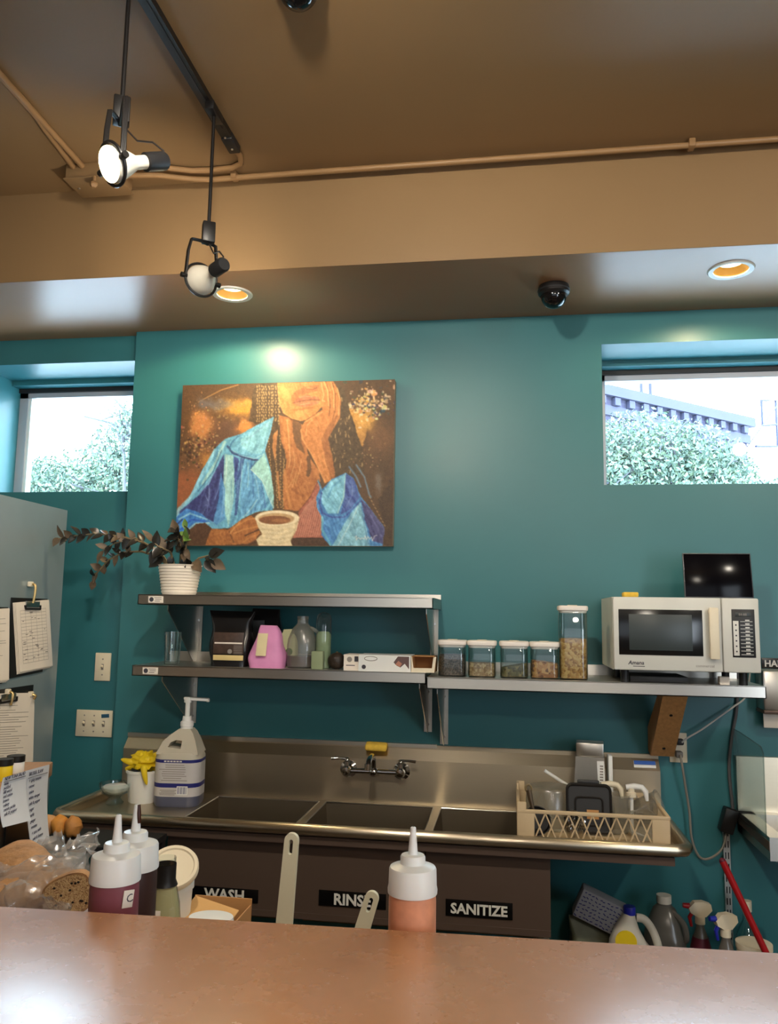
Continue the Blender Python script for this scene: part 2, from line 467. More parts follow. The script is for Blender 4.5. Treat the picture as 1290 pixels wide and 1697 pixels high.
bld = thing('brick_building', 'brick building with a corbelled cornice seen through the window over the microwave', 'building', (Bp.x, Bp.y, -0.3), math.atan2(dirv.y, dirv.x))
hb = Bp.z + 0.3
MB().bb((-Lw - 4, 0.0, 0), (0, 5, hb - 0.45)).build('wall', M['brick'], bld, smooth=False)
b = MB().bb((-Lw - 4, -0.12, hb - 0.16), (0.10, 5, hb)).bb((-Lw - 4, -0.05, hb - 0.45), (0.04, 5, hb - 0.30))
b.build('cornice', M['cornice'], bld, smooth=False)
MB().bb((-Lw - 4, -0.02, hb - 0.30), (0.02, 5, hb - 0.16)).build('frieze', M['brick'], bld, smooth=False)
b = MB()
for k in range(int((Lw + 4) / 0.32)): b.bb((-k * 0.32 - 0.2, -0.10, hb - 0.29), (-k * 0.32 - 0.08, 0, hb - 0.17))
stuff(b.build('cornice_dentils', M['cornice'], bld, smooth=False))
b = MB().tube([(0.1, -0.1, hb - .5), (0.75, -0.1, hb - .42), (0.75, -0.1, hb + .42), (0.32, -0.1, hb + .36), (0.32, -0.1, hb - .1), (0.75, -0.1, hb - .02)], 0.025, 6)
b.build('roof_hatch_rail', M['cornice'], bld)
for q in (-0.62, -0.70): MB().tube([(q * Lw / 1.25, 0.6, hb - .1), (q * Lw / 1.25, 0.6, hb + 1.3)], 0.03, 6).build('vent_pipe', M['cornice'], bld)
MB().bb((-Lw - 4.02, -0.01, hb - 0.02), (0.01, 5, hb + 0.02)).build('roof', M['cornice'], bld, smooth=False)
_Rb = Matrix.Rotation(-math.atan2(dirv.y, dirv.x), 3, 'Z')
MB().tube([_Rb @ (p - Vector(bld.location)) for p in (on_y(1330, 615, Bp.y), on_y(1232, 750, Bp.y + .1))], 0.012, 5).build('service_wire', M['ink'], bld)

M['leaf_out'] = mat('spring_leaf', (80, 98, 86), 0.7, 0, 0.25, 3)
M['leaf_out_b'] = mat('spring_leaf_yellow', (92, 108, 84), 0.7, 0, 0.25, 3)
M['bark'] = mat('grey_bark', (66, 66, 70), 0.9, 0, 0.2, 8)
def tree(label, root, lumps, n, size, branches, nm='leafy_tree', tr=1.0):
    """lumps: (centre, radii) of leaf clouds; branches: polylines"""
    t = thing(nm, label, 'tree', root)
    t['world_parts'] = 1
    b = MB(); top = lumps[0][0]
    b.tube([root, (root[0] * .6 + top[0] * .4, root[1] * .6 + top[1] * .4, root[2] * .5 + top[2] * .5), top], [.16 * tr, .11 * tr, .04 * tr], 7)
    b.build('trunk', M['bark'], t)
    b = MB()
    for c, r in lumps:
        for k in range(9):
            d = Vector(rng.normal(size=3)); d.normalize()
            e = Vector(c) + Vector((d.x * r[0], d.y * r[1], d.z * r[2])) * 1.05
            mid = Vector(c) * .5 + e * .5 + Vector(rng.normal(size=3)) * .15
            s0 = Vector(c) + Vector((0, 0, -r[2] * .7))
            b.tube([s0, mid, e], [.022, .014, .005], 4)
    for br in branches: b.tube(br, .014, 4)
    stuff(b.build('twigs', M['bark'], t))
    lv = MB(); per = n // len(lumps)
    for c, r in lumps:
        for k in range(per):
            d = rng.normal(size=3); d /= np.linalg.norm(d); rad = rng.random() ** (1 / 2.2)
            p = Vector((c[0] + d[0] * r[0] * rad, c[1] + d[1] * r[1] * rad, c[2] + d[2] * r[2] * rad))
            u = Vector(rng.normal(size=3)).normalized(); w = u.cross(Vector(rng.normal(size=3))).normalized()
            s = size * (0.6 + 0.8 * rng.random())
            lv.add([p - u * s, p + w * s * .45, p + u * s, p - w * s * .45], [(0, 1, 2, 3)], int(rng.random() < .35))
    stuff(lv.build('foliage', [M['leaf_out'], M['leaf_out_b']], t, smooth=False))
    return t
def oy(px, py, y): return tuple(on_y(px, py, y))
Yt = 8.0
tree('pale spring tree filling the lower half of the window above the refrigerator', (-6.6, Yt, -0.3),
     [(oy(150, 800, Yt), (1.0, .8, .55)), (oy(60, 800, Yt), (.8, .8, .42)), (oy(210, 760, Yt), (.6, .8, .55)), (oy(110, 820, Yt), (1.2, .8, .5))], 14000, .036, [])
tree('thin twiggy tree top in the upper corner of the window above the refrigerator', (-4.4, 5.6, -0.3),
     [(oy(205, 690, 5.6), (.30, .3, .26)), (oy(235, 720, 5.6), (.3, .3, .38))], 1600, .022,
     [[oy(260, 790, 5.6), oy(215, 690, 5.6), oy(185, 655, 5.6)], [oy(250, 730, 5.6), oy(180, 700, 5.6), oy(140, 690, 5.6)]], tr=.28)
tree('broad leafy tree in front of the brick building outside the window', (2.3, 6.5, -0.3),
     [(oy(1060, 750, 6.5), (.72, .5, .55)), (oy(1140, 770, 6.6), (.70, .5, .55)), (oy(1200, 800, 6.8), (.42, .5, .44)), (oy(1010, 790, 6.4), (.5, .5, .7)), (oy(1130, 830, 6.4), (.95, .5, .5))], 18000, .03, [])
tree('small bush just showing above the sill beside the brick building', (5.2, 8.5, -0.3), [(oy(1285, 812, 8.5), (.3, .3, .18))], 500, .04, [], nm='bush')

# ================================================================== CEILING FIXTURES
XT = -0.962
def zpt(px, py, z): return on_z(px, py, z)
track = thing('lighting_track', 'black lighting track screwed to the brown ceiling', 'lighting track', (XT, -1.3, ZC))
b = MB().bb((-.018, -1.5, -.022), (.018, .44, 0)); b.build('rail', M['black'], track, smooth=False)
MB().bb((-.006, -1.5, -.024), (.006, .36, -.0215)).build('slot', M['dark'], track, smooth=False)
MB().box((0, .455, -.014), (.04, .09, .028), .004).build('feed_connector', M['dark'], track)
for y in (.40, .47): MB().cyl((0, y, -.028), (0, y, -.031), .004).build('screw', M['steel'], track)

M['cord_dark'] = mat('dark_cord', (40, 34, 30), 0.5)
def gimbal_lamp(label, x, y, zbox, bulb_c, axis, yoke_w, lit, energy):
    """pendant gimbal track lamp: rod from the track, connector box, yoke and ring, reflector bulb and socket. axis = beam direction"""
    t = thing('track_lamp', label, 'lamp', (x, y, ZC - .022), 0, None)
    L = Vector((x, y, ZC - .022)); c = Vector(bulb_c) - L; ax = Vector(axis).normalized(); R = align(ax)
    zb = zbox - L.z
    MB().box((0, 0, -.012), (.03, .09, .03), .003).build('track_adapter', M['black'], t)
    MB().cyl((0, 0, -.02), (0, 0, zb + .002), .0055, n=12).build('rod', M['black'], t)
    MB().box((0, 0, zb - .033), (.040, .034, .068), .004, Euler((0, 0, .5))).build('connector_box', M['black'], t)
    side = ax.cross(Vector((0, 0, 1))).normalized()
    rw = yoke_w
    top = Vector((0, 0, zb - .070))
    pts = []
    for s in (-1, 1):
        e = c + side * s * rw
        up = Vector((e.x, e.y, top.z - .004)) * .88 + Vector((0, 0, top.z - .004)) * .12
        pts.append((e, e * .35 + up * .65, Vector((up.x * .9, up.y * .9, top.z - .008)), top * .6 + up * .4 + Vector((0, 0, .002))))
    path = [pts[0][0], pts[0][1], pts[0][2], pts[0][3], top, pts[1][3], pts[1][2], pts[1][1], pts[1][0]]
    b = MB()
    # flat strap: two offset tubes read as a band
    for o_ in (-.0042, 0, .0042): b.tube([p + ax * o_ for p in path], .0034, 6)
    b.build('yoke', M['black'], t)
    ring = [c + R @ Vector((rw * math.cos(2 * PI * k / 40), rw * math.sin(2 * PI * k / 40), 0)) for k in range(40)]
    MB().tube(ring, .0042, 8, closed=True).build('ring', M['black'], t)
    for s in (-1, 1): MB().cyl(c + side * s * (rw - .004), c + side * s * (rw + .014), .008, n=12).build('pivot_screw', M['black'], t)
    r = rw - .006
    prof = [(.016, -.088), (.016, -.062), (r * .62, -.044), (r * .86, -.022), (r, -.003), (r, .006), (r * .97, .010)]
    MB().lathe(prof, 32, c, rot=R, cap=False).build('bulb', M['bulb_white'], t)
    MB().lathe([(0.0001, .009), (r * .6, .0095), (r * .96, .0085)], 32, c, rot=R, cap=False).build('bulb_lens', M['bulb'] if lit else M['bulb_dim'], t)
    MB().lathe([(.0165, -.088), (.022, -.090), (.022, -.142), (.018, -.148), (.0001, -.148)], 24, c, rot=R, cap=False).build('socket', M['dark'], t)
    s1 = c + R @ Vector((0, 0, -.14)) + Vector((0, 0, .02))
    MB().tube([top + Vector((.004, 0, 0)), top * .6 + s1 * .4 + Vector((0, 0, -.012)), top * .25 + s1 * .75 + Vector((0, 0, .01)), s1 + Vector((0, 0, .006)), s1 + Vector((0, 0, -.006))], .0025, 6).build('lead_wire', M['cord_dark'], t)
    lamp('track_lamp_light', 'SPOT', tuple(L + c + ax * .014), energy, WARM, .03, tuple(L + c + ax), 165, .6)
    return t
c1 = on_y(187, 272, -1.74)
gimbal_lamp('glowing gimbal spotlight hanging on a rod, its lens facing the room', -.948, -1.625, 2.905, c1, (-.31, -.44, -.27), .047, True, 22)
c2 = on_y(333, 464, -1.08)
gimbal_lamp('gimbal spotlight on a rod turned away, white back of its bulb showing', -.946, -1.045, 2.873, c2, (-.80, .70, -.02), .052, False, 22)

# conduits and the junction box
cr = .0105
def conduit(label, pts, clips=(), name='conduit'):
    t = thing(name, label, 'conduit', pts[0]); t['world_parts'] = 1
    MB().tube(pts, cr, 10).build('pipe', M['brown_pipe'], t)
    for p in clips: MB().box(p, (.022, .04, .03), .004).build('strap', M['brown_pipe'], t)
    return t
zc_ = ZC - .012
yb = YS - .055
pA = [Vector((XR - .02, yb - .01, zc_ - .006)), Vector((.9, yb - .005, zc_ - .008)), Vector((-.95, yb, zc_ - .010)), Vector((-1.10, yb, zc_ - .012)), Vector((-1.17, yb - .01, zc_ - .012)), Vector((-1.30, yb - .055, zc_ - .012)), Vector((-1.44, yb - .07, zc_ - .012))]
conduit('brown painted conduit running the length of the ceiling edge to the junction box', pA, [Vector((.617, yb, zc_ - .004)), Vector((-1.02, yb, zc_ - .004))])
pB = [Vector((XT, -.815, zc_)), Vector((XT + .005, -.76, zc_)), Vector((XT - .008, -.715, zc_)), Vector((XT - .05, -.69, zc_)), Vector((-1.10, -.685, zc_)), Vector((-1.17, -.69, zc_)), Vector((-1.30, -.735, zc_)), Vector((-1.44, -.75, zc_))]
conduit('short brown conduit bending from the end of the lighting track', pB)
q0, q1 = on_z(138, 277, zc_), on_z(-40, 78, zc_)
d_ = (q1 - q0)
conduit('brown ceiling conduit entering the junction box, the one nearer the lighting track', [q0, q0 + d_ * 3.2])
e0 = on_z(122, 277, zc_)
conduit('brown ceiling conduit with a kink, the outer of two entering the junction box', [e0, on_z(75, 215, zc_), on_z(62, 195, zc_), on_z(62, 195, zc_) + d_ * 2.9])
jp = on_z(165, 297, ZC - .03)
jb = thing('junction_box', 'brown painted junction box on the ceiling beside the conduits', 'junction box', (jp.x, jp.y, ZC))
MB().box((0, 0, -.028), (.20, .13, .056), .004).build('box', M['brown_ceiling'], jb)
MB().box((0, 0, -.059), (.21, .14, .006), .002).build('cover', M['brown_ceiling'], jb)
b = MB().cyl((.02, -.07, -.06), (.02, -.07, -.085), .006).ball((.02, -.07, -.092), .014, 10, jit=.3)
b.build('wing_nut', M['brown_pipe'], jb)
for x in (-.08, .08): MB().cyl((x, 0, -.062), (x, 0, -.065), .005).build('screw', M['steel'], jb)

# recessed downlights
for k, p in enumerate(DL):
    t = thing('downlight', ['recessed downlight in the soffit beside the turned-away spotlight', 'recessed downlight in the soffit above the window by the microwave'][k], 'downlight', (p.x, p.y, ZS), 0, 'recessed soffit downlights')
    MB().lathe([(.061, .004), (.061, -.004), (.078, -.006), (.082, -.001), (.082, .0), (.075, .001)], 48, cap=False).build('trim_ring', M['white_metal'], t)
    MB().lathe([(.061, .0), (.056, .01), (.048, .024), (.042, .029)], 48, cap=False).build('reflector', M['reflector'], t)
    MB().lathe([(.0001, .027), (.03, .025), (.043, .027)], 40, cap=False).build('lens', M['bulb_dim'], t)
    MB().lathe([(.063, .0), (.063, .12), (.0001, .12)], 32, cap=False).build('can', M['dark'], t)
    lamp('downlight_light', 'SPOT', (p.x, p.y, ZS - .004), (24, 11)[k], (1.0, .80, .46), .02, (p.x, p.y, 0), 170, .3)

# dome cameras
def dome(label, loc, s=1.0):
    t = thing('dome_camera', label, 'camera', loc)
    MB().lathe([(.0001, 0), (.058 * s, 0), (.060 * s, -.008), (.060 * s, -.030 * s), (.052 * s, -.038 * s), (.046 * s, -.038 * s)], 40, cap=False).build('housing', M['black'], t)
    prof = [(.050 * s * math.cos(a), -.036 * s - .052 * s * math.sin(a)) for a in np.linspace(0, PI / 2 - .001, 12)]
    MB().lathe(prof, 40, cap=False).build('dome', M['black_gloss'], t)
    MB().lathe([(.0605 * s, -.014 * s), (.0625 * s, -.018 * s), (.0605 * s, -.022 * s)], 40, cap=False).build('trim_ring', M['dark'], t)
    return t
dome('black dome security camera under the soffit above the wall shelf', (.166, -.307, ZS))
kp = on_z(505, 6, ZC - .03)
dome('black dome fixture on the upper ceiling, cut off by the top edge', (kp.x, kp.y - .063, ZC), 1.05)

# ================================================================== PAINTING (hand-painted canvas; pigment computed per vertex)
def vattr_mat(name):
    m = bpy.data.materials.new(name); m.use_nodes = True
    nt = m.node_tree; b = nt.nodes['Principled BSDF']; b.inputs['Roughness'].default_value = 0.55
    a = nt.nodes.new('ShaderNodeVertexColor'); a.layer_name = 'pigment'
    nt.links.new(a.outputs[0], b.inputs['Base Color'])
    n = nt.nodes.new('ShaderNodeTexNoise'); n.inputs['Scale'].default_value = 160
    tc = nt.nodes.new('ShaderNodeTexCoord'); nt.links.new(tc.outputs['Object'], n.inputs['Vector'])
    bp = nt.nodes.new('ShaderNodeBump'); bp.inputs['Strength'].default_value = .25; bp.inputs['Distance'].default_value = .002
    nt.links.new(n.outputs[0], bp.inputs['Height']); nt.links.new(bp.outputs[0], b.inputs['Normal'])
    return m
PX0, PX1, PZ0, PZ1 = -1.4445, -0.4895, 1.933, 2.648
def paint_canvas(nx=400, nz=300):
    prng = np.random.default_rng(3)
    U, V = np.meshgrid(np.linspace(0, 1, nx), np.linspace(0, 1, nz))       # V down
    # picture coordinates in units of the sketch below (about 1100 x 825)
    yl = 112 + (930 - 112) * V
    X = (128 - 36 * V) + ((1212 - 14 * V) - (128 - 36 * V)) * U
    Y = yl + (-12 * U) * (1 - V)
    img = np.zeros((nz, nx, 3)); img[:] = (80, 56, 33)
    def fnoise(s, seed):
        r = np.random.default_rng(seed); out = np.zeros_like(X); amp = 1
        for o in range(4):
            g = r.random((int(830 / s) + 4, int(1130 / s) + 4))
            xi = (X - 60) / s; yi = (Y - 80) / s
            x0 = np.clip(xi.astype(int), 0, g.shape[1] - 2); y0 = np.clip(yi.astype(int), 0, g.shape[0] - 2)
            fx = np.clip(xi - x0, 0, 1); fy = np.clip(yi - y0, 0, 1)
            out += amp * ((g[y0, x0] * (1 - fx) + g[y0, x0 + 1] * fx) * (1 - fy) + (g[y0 + 1, x0] * (1 - fx) + g[y0 + 1, x0 + 1] * fx) * fy)
            amp *= .5; s = max(3, s / 2)
        return out / 1.875
    N1, N2, N3 = fnoise(60, 1), fnoise(24, 2), fnoise(10, 5)
    WX, WY = (N2 - .5) * 14, (fnoise(24, 9) - .5) * 14
    def put(mask, c):
        m = np.clip(mask, 0, 1)[..., None]; img[:] = img * (1 - m) + np.array(c, float) * m
    def poly(pts, c, wob=0.5, vary=16, a=1.0):
        px, py = X + WX * wob, Y + WY * wob
        ins = np.zeros(X.shape, bool); n = len(pts)
        for i in range(n):
            x1, y1 = pts[i]; x2, y2 = pts[(i + 1) % n]
            if y1 == y2: continue
            cond = ((y1 > py) != (y2 > py)) & (px < (x2 - x1) * (py - y1) / (y2 - y1) + x1)
            ins ^= cond
        col = np.array(c, float) + ((N3 - .5) * 2 * vary)[..., None]
        m = ins[..., None] * a; img[:] = img * (1 - m) + col * m
    def dist(pts):
        D = np.full(X.shape, 1e9)
        for (x1, y1), (x2, y2) in zip(pts[:-1], pts[1:]):
            dx, dy = x2 - x1, y2 - y1; L = dx * dx + dy * dy + 1e-9
            t = np.clip(((X - x1) * dx + (Y - y1) * dy) / L, 0, 1)
            D = np.minimum(D, np.hypot(X - x1 - t * dx, Y - y1 - t * dy))
        return D
    def stroke(pts, w, c, a=1.0, rough=0.5, soft=1.5):
        D = dist(pts) + (N3 - .5) * w * rough
        put(np.clip((w / 2 - D) / soft + .5, 0, 1) * a, c)
    def blob(cx_, cy_, rx, ry, c, a=1.0, pw=1.2, th=.0):
        g = np.exp(-(((X - cx_ + WX * 3) / rx) ** 2 + ((Y - cy_ + WY * 3) / ry) ** 2) * pw)
        put(a * np.clip(g * 1.5 * (0.35 + N2 * 1.3) - th, 0, 1), c)
    def specks(cx_, cy_, rx, ry, n, c, w=(3, 7), seed=0):
        r = np.random.default_rng(seed)
        for k in range(n):
            x, y = cx_ + r.normal() * rx, cy_ + r.normal() * ry; s = r.uniform(*w)
            D = np.hypot((X - x) * r.uniform(.6, 1.4), (Y - y) * r.uniform(.6, 1.4)) + (N3 - .5) * s
            put((D < s) * r.uniform(.5, 1), np.array(c) + r.normal(size=3) * 12)
    # --- background
    put(N1 * .5, (110, 76, 44))
    put(((X < 330) & (Y < 190)) * .8, (88, 62, 40))
    blob(150, 650, 140, 110, (152, 88, 52), .9); blob(340, 380, 160, 120, (112, 80, 66), .7)
    stroke([(210, 200), (330, 140), (420, 114)], 5, (190, 140, 80), .8)
    blob(425, 230, 90, 42, (206, 146, 56), 1.2); blob(470, 205, 50, 16, (206, 146, 66), 1.0)
    blob(455, 330, 36, 34, (206, 134, 66), 1.3); blob(225, 320, 56, 62, (196, 130, 78), 1.3)
    blob(330, 215, 70, 26, (112, 106, 108), .7); blob(250, 205, 40, 24, (100, 100, 110), .7)
    specks(200, 430, 60, 60, 150, (196, 150, 104), (2, 5), 3); specks(190, 470, 70, 50, 90, (58, 40, 28), (3, 7), 4)
    specks(230, 300, 50, 60, 60, (214, 160, 104), (2, 5), 5); specks(340, 240, 90, 50, 80, (176, 146, 110), (1.5, 3), 6)
    blob(260, 500, 40, 50, (186, 126, 62), .8)
    poly([(985, 240), (1110, 300), (1075, 345), (1050, 440), (1030, 420)], (196, 140, 66), 1.5, 20)
    blob(1140, 400, 70, 70, (120, 82, 50), .9); blob(1060, 300, 50, 60, (216, 160, 78), .9)
    specks(1090, 220, 56, 38, 110, (236, 206, 160), (4, 9), 8); specks(1110, 225, 55, 40, 70, (60, 54, 64), (3, 8), 9)
    specks(1100, 210, 60, 40, 50, (238, 214, 170), (2, 5), 10); specks(1060, 200, 40, 30, 30, (214, 160, 84), (4, 8), 17)
    blob(1130, 625, 18, 50, (130, 116, 104), .7)
    poly([(1130, 700), (1200, 600), (1200, 930), (1160, 930)], (64, 46, 30), 2, 8, .6)
    # --- hair
    poly([(505, 112), (650, 108), (665, 330), (690, 420), (665, 750), (585, 735), (560, 470), (605, 280), (530, 330), (475, 300)], (84, 62, 38), 1)
    poly([(930, 108), (960, 150), (990, 260), (1050, 450), (1060, 560), (1000, 610), (905, 610), (860, 420), (890, 350), (940, 250)], (80, 60, 36), 1)
    r = np.random.default_rng(21)
    for k in range(11):
        x = 515 + k * 12 + r.uniform(-4, 4); y = 125
        for j in range(14):
            yy = y + j * 15 + r.uniform(-3, 3)
            if yy > 320 - max(0, (560 - x)) * .2: break
            put((np.hypot(X - x - 3 * (j % 2), (Y - yy) * .5) < 3) * .8, (196, 162, 104))
    for x0, x1, ya, yb_ in ((575, 600, 380, 720), (635, 640, 380, 740), (655, 650, 500, 745), (612, 622, 440, 740)):
        for j in range(26):
            q = j / 25; put((np.hypot(X - x0 - (x1 - x0) * q - 3 * (j % 2), (Y - ya - (yb_ - ya) * q) * .6) < 3.2) * .85, (186, 148, 92))
    poly([(600, 375), (625, 350), (618, 440), (610, 510), (598, 440)], (186, 124, 68), .4)
    poly([(618, 560), (628, 560), (640, 700), (630, 710)], (176, 120, 70), .2)
    for k in range(46):
        x = r.uniform(890, 1080); y = r.uniform(150, 560)
        if x > 960 + (y - 150) * .27 or (x < 945 and y < 330): continue
        L = r.uniform(6, 22); stroke([(x, y), (x + r.uniform(-5, 5), y + L)], 4, (206, 172, 116), .8, 1.5)
    specks(1060, 500, 60, 40, 40, (186, 150, 96), (1.5, 3.5), 31)
    # --- neck and chest
    poly([(632, 275), (690, 290), (760, 330), (775, 470), (835, 560), (840, 610), (770, 715), (735, 760), (655, 750), (652, 590), (672, 500), (640, 400)], (178, 112, 60), .6, 14)
    poly([(700, 300), (745, 320), (742, 400), (765, 480), (720, 440), (700, 360)], (112, 76, 42), .8, 10, .9)
    poly([(660, 460), (690, 440), (690, 300), (640, 290), (652, 380), (672, 520)], (196, 128, 68), .5, 12, .9)
    stroke([(672, 300), (680, 380), (688, 500), (680, 540)], 6, (226, 168, 104), .8)
    stroke([(780, 490), (785, 540), (778, 580)], 20, (92, 64, 38), .8)
    stroke([(700, 650), (760, 690)], 14, (142, 86, 42), .6, .6, 8)
    for p in ([(705, 460), (712, 520), (690, 590)], [(745, 500), (735, 560), (715, 620)], [(680, 640), (705, 600)], [(720, 560), (700, 640)]):
        stroke(p, 3.5, (228, 172, 108), .7)
    stroke([(660, 560), (672, 660), (690, 740)], 14, (206, 140, 76), .7, .6, 5)
    # --- face
    poly([(622, 108), (842, 104), (852, 230), (815, 270), (770, 300), (740, 306), (690, 290), (650, 262), (634, 215), (624, 160)], (204, 134, 70), .3, 12)
    poly([(690, 180), (720, 150), (760, 130), (840, 120), (845, 150), (770, 165), (735, 178), (700, 215)], (170, 104, 54), .6, 12, .8)
    blob(665, 165, 26, 40, (228, 164, 92), .8); blob(735, 268, 40, 20, (222, 156, 86), .8)
    poly([(700, 212), (722, 190), (748, 176), (772, 172), (792, 180), (832, 182), (836, 200), (770, 202), (730, 206)], (176, 104, 68), .3, 10)
    poly([(704, 214), (760, 206), (836, 204), (832, 216), (800, 228), (760, 236), (724, 228)], (190, 116, 76), .3, 10)
    stroke([(700, 213), (740, 205), (790, 199), (838, 200)], 4, (96, 54, 30), .9)
    stroke([(735, 186), (760, 178), (800, 184)], 3, (228, 172, 120), .8); stroke([(740, 222), (790, 214)], 4, (232, 168, 116), .8)
    stroke([(690, 250), (740, 246), (800, 238)], 6, (160, 98, 50), .7, .5, 3)
    stroke([(755, 128), (775, 142), (800, 146), (826, 134)], 5, (142, 82, 42), .8); stroke([(770, 136), (800, 138)], 4, (236, 180, 116), .6)
    stroke([(624, 150), (634, 215), (655, 265), (700, 292), (742, 304)], 4, (234, 176, 108), .7)
    stroke([(655, 272), (700, 300), (735, 312)], 6, (104, 66, 34), .7)
    # --- hand at the cheek and forearm
    poly([(836, 106), (905, 104), (932, 150), (944, 200), (940, 290), (905, 350), (880, 400), (900, 480), (912, 560), (915, 600), (862, 622), (835, 560), (795, 480), (748, 400), (738, 355), (760, 310), (820, 268), (852, 250), (838, 190)], (200, 128, 68), .3, 12)
    poly([(905, 350), (880, 400), (905, 500), (915, 600), (895, 605), (865, 500), (845, 400), (880, 330), (930, 270)], (158, 98, 52), .5, 10, .8)
    for p in ([(868, 108), (886, 160), (890, 230), (884, 280)], [(902, 112), (916, 170), (916, 250), (902, 300)]): stroke(p, 4, (120, 72, 38), .9)
    for p in ([(845, 110), (852, 150), (858, 175), (850, 205), (862, 205)], [(858, 106), (876, 150), (882, 230)], [(893, 108), (908, 160), (908, 240)], [(925, 140), (936, 190), (932, 280)]): stroke(p, 4, (240, 190, 124), .8)
    stroke([(742, 350), (752, 400), (798, 478), (838, 560), (868, 618)], 5, (228, 164, 96), .8)
    stroke([(800, 300), (772, 330), (768, 380)], 4, (232, 172, 108), .8); stroke([(760, 312), (810, 284), (850, 262)], 5, (232, 170, 102), .8)
    for p in ([(830, 480), (858, 560)], [(850, 470), (872, 540)], [(868, 580), (880, 600)]): stroke(p, 3, (234, 176, 110), .6)
    # --- shirt, left side
    poly([(606, 280), (590, 350), (560, 455), (590, 560), (606, 700), (600, 755), (520, 762), (440, 800), (380, 842), (290, 850), (200, 818), (130, 872), (92, 852), (93, 790), (170, 680), (235, 545), (305, 435), (350, 392), (440, 366), (520, 322)], (104, 172, 206), .4, 16)
    poly([(104, 768), (200, 692), (270, 620), (345, 470), (352, 600), (330, 760), (290, 812), (250, 790), (150, 780)], (54, 62, 118), .6, 16)
    poly([(352, 470), (392, 476), (402, 600), (396, 720), (372, 842), (352, 760), (344, 620)], (156, 206, 206), .5, 14)
    poly([(330, 560), (352, 640), (352, 800), (310, 830), (292, 812), (318, 700)], (82, 142, 200), .6, 14)
    poly([(396, 482), (424, 492), (418, 580), (404, 640)], (66, 88, 150), .4, 14); poly([(430, 492), (452, 496), (432, 620), (416, 780), (404, 780), (410, 640)], (62, 96, 150), .4, 14)
    poly([(455, 500), (495, 505), (500, 560), (540, 620), (575, 740), (520, 760), (430, 790), (436, 660)], (96, 160, 206), .5, 18)
    for x0, y0, x1, y1, c in ((470, 510, 470, 640, (160, 210, 220)), (486, 520, 500, 690, (60, 110, 170)), (505, 570, 530, 700, (150, 200, 222)), (540, 620, 560, 740, (60, 100, 160)), (520, 700, 450, 790, (176, 214, 214)), (440, 520, 425, 700, (140, 196, 220)), (408, 500, 404, 560, (44, 60, 110)), (360, 490, 352, 620, (206, 232, 222)), (385, 600, 380, 780, (120, 180, 200)), (330, 590, 300, 700, (120, 150, 210)), (345, 640, 335, 790, (130, 176, 220)), (300, 560, 215, 680, (120, 140, 196)), (270, 640, 260, 760, (110, 122, 176)), (250, 680, 275, 740, (110, 122, 176))):
        stroke([(x0, y0), ((x0 + x1) / 2 + 5, (y0 + y1) / 2), (x1, y1)], 5, c, .75)
    stroke([(300, 450), (240, 560), (180, 680), (110, 750), (98, 800)], 16, (140, 200, 224), .8, .5, 4); stroke([(350, 410), (300, 520), (235, 620)], 14, (170, 212, 206), .8, .5, 4)
    stroke([(335, 450), (290, 560), (210, 660)], 5, (46, 92, 130), .8)
    poly([(606, 282), (584, 360), (556, 470), (510, 500), (440, 478), (378, 446), (392, 410), (450, 366), (520, 324)], (118, 186, 218), .3, 16)
    poly([(430, 400), (520, 340), (596, 300), (570, 400), (540, 470), (490, 470), (440, 440)], (140, 204, 222), .6, 18, .8)
    for k in range(7): stroke([(598 - k * 6, 296 + k * 4), (530 - k * 14, 350 + k * 10), (470 - k * 12, 395 + k * 10)], 3, ((90, 150, 196), (186, 226, 226))[k % 2], .6)
    stroke([(366, 430), (390, 465), (440, 485), (505, 502), (520, 500)], 9, (44, 58, 104), .9)
    stroke([(375, 445), (430, 474), (505, 496), (556, 470)], 4, (180, 222, 226), .8); stroke([(420, 380), (388, 410), (372, 440), (400, 465), (470, 482)], 6, (60, 112, 156), .7)
    poly([(556, 470), (485, 548), (545, 606), (575, 670), (606, 745), (602, 640), (580, 540)], (156, 208, 204), .3, 14)
    stroke([(485, 548), (545, 606), (580, 690), (604, 745)], 4, (216, 238, 226), .8); stroke([(520, 500), (486, 545)], 5, (60, 70, 90), .7)
    # cuff at left
    poly([(95, 790), (150, 745), (230, 770), (280, 812), (205, 822), (140, 872), (94, 856)], (62, 130, 206), .6, 18)
    for p, c in (([(110, 800), (170, 770), (260, 800)], (150, 206, 230)), ([(120, 850), (180, 800), (250, 810)], (30, 80, 180)), ([(96, 830), (130, 800)], (20, 40, 90)), ([(140, 866), (200, 820), (270, 818)], (176, 216, 220))): stroke(p, 8, c, .85)
    # --- lower arm and hand holding the cup
    poly([(200, 822), (250, 816), (285, 846), (370, 852), (430, 806), (492, 780), (530, 815), (528, 850), (545, 872), (520, 905), (470, 925), (200, 930), (170, 890)], (166, 104, 54), .4, 14)
    poly([(200, 822), (250, 816), (285, 846), (260, 900), (250, 930), (190, 930), (165, 880)], (84, 56, 36), .5, 10)
    for p, c in (([(420, 830), (470, 800), (505, 795)], (206, 140, 78)), ([(400, 870), (450, 850), (525, 835)], (206, 140, 78)), ([(460, 880), (530, 850)], (62, 38, 22)), ([(440, 920), (480, 890), (540, 870)], (196, 130, 72)), ([(375, 860), (400, 915)], (110, 66, 34)), ([(430, 815), (395, 850), (380, 870)], (212, 150, 88))): stroke(p, 7, c, .8)
    stroke([(540, 868), (520, 905), (480, 926), (420, 930)], 14, (70, 44, 26), .7)
    # --- pink top, table edge
    poly([(828, 604), (846, 640), (850, 690), (846, 780), (858, 888), (700, 892), (736, 800), (728, 766), (780, 705)], (170, 100, 80), .4, 14)
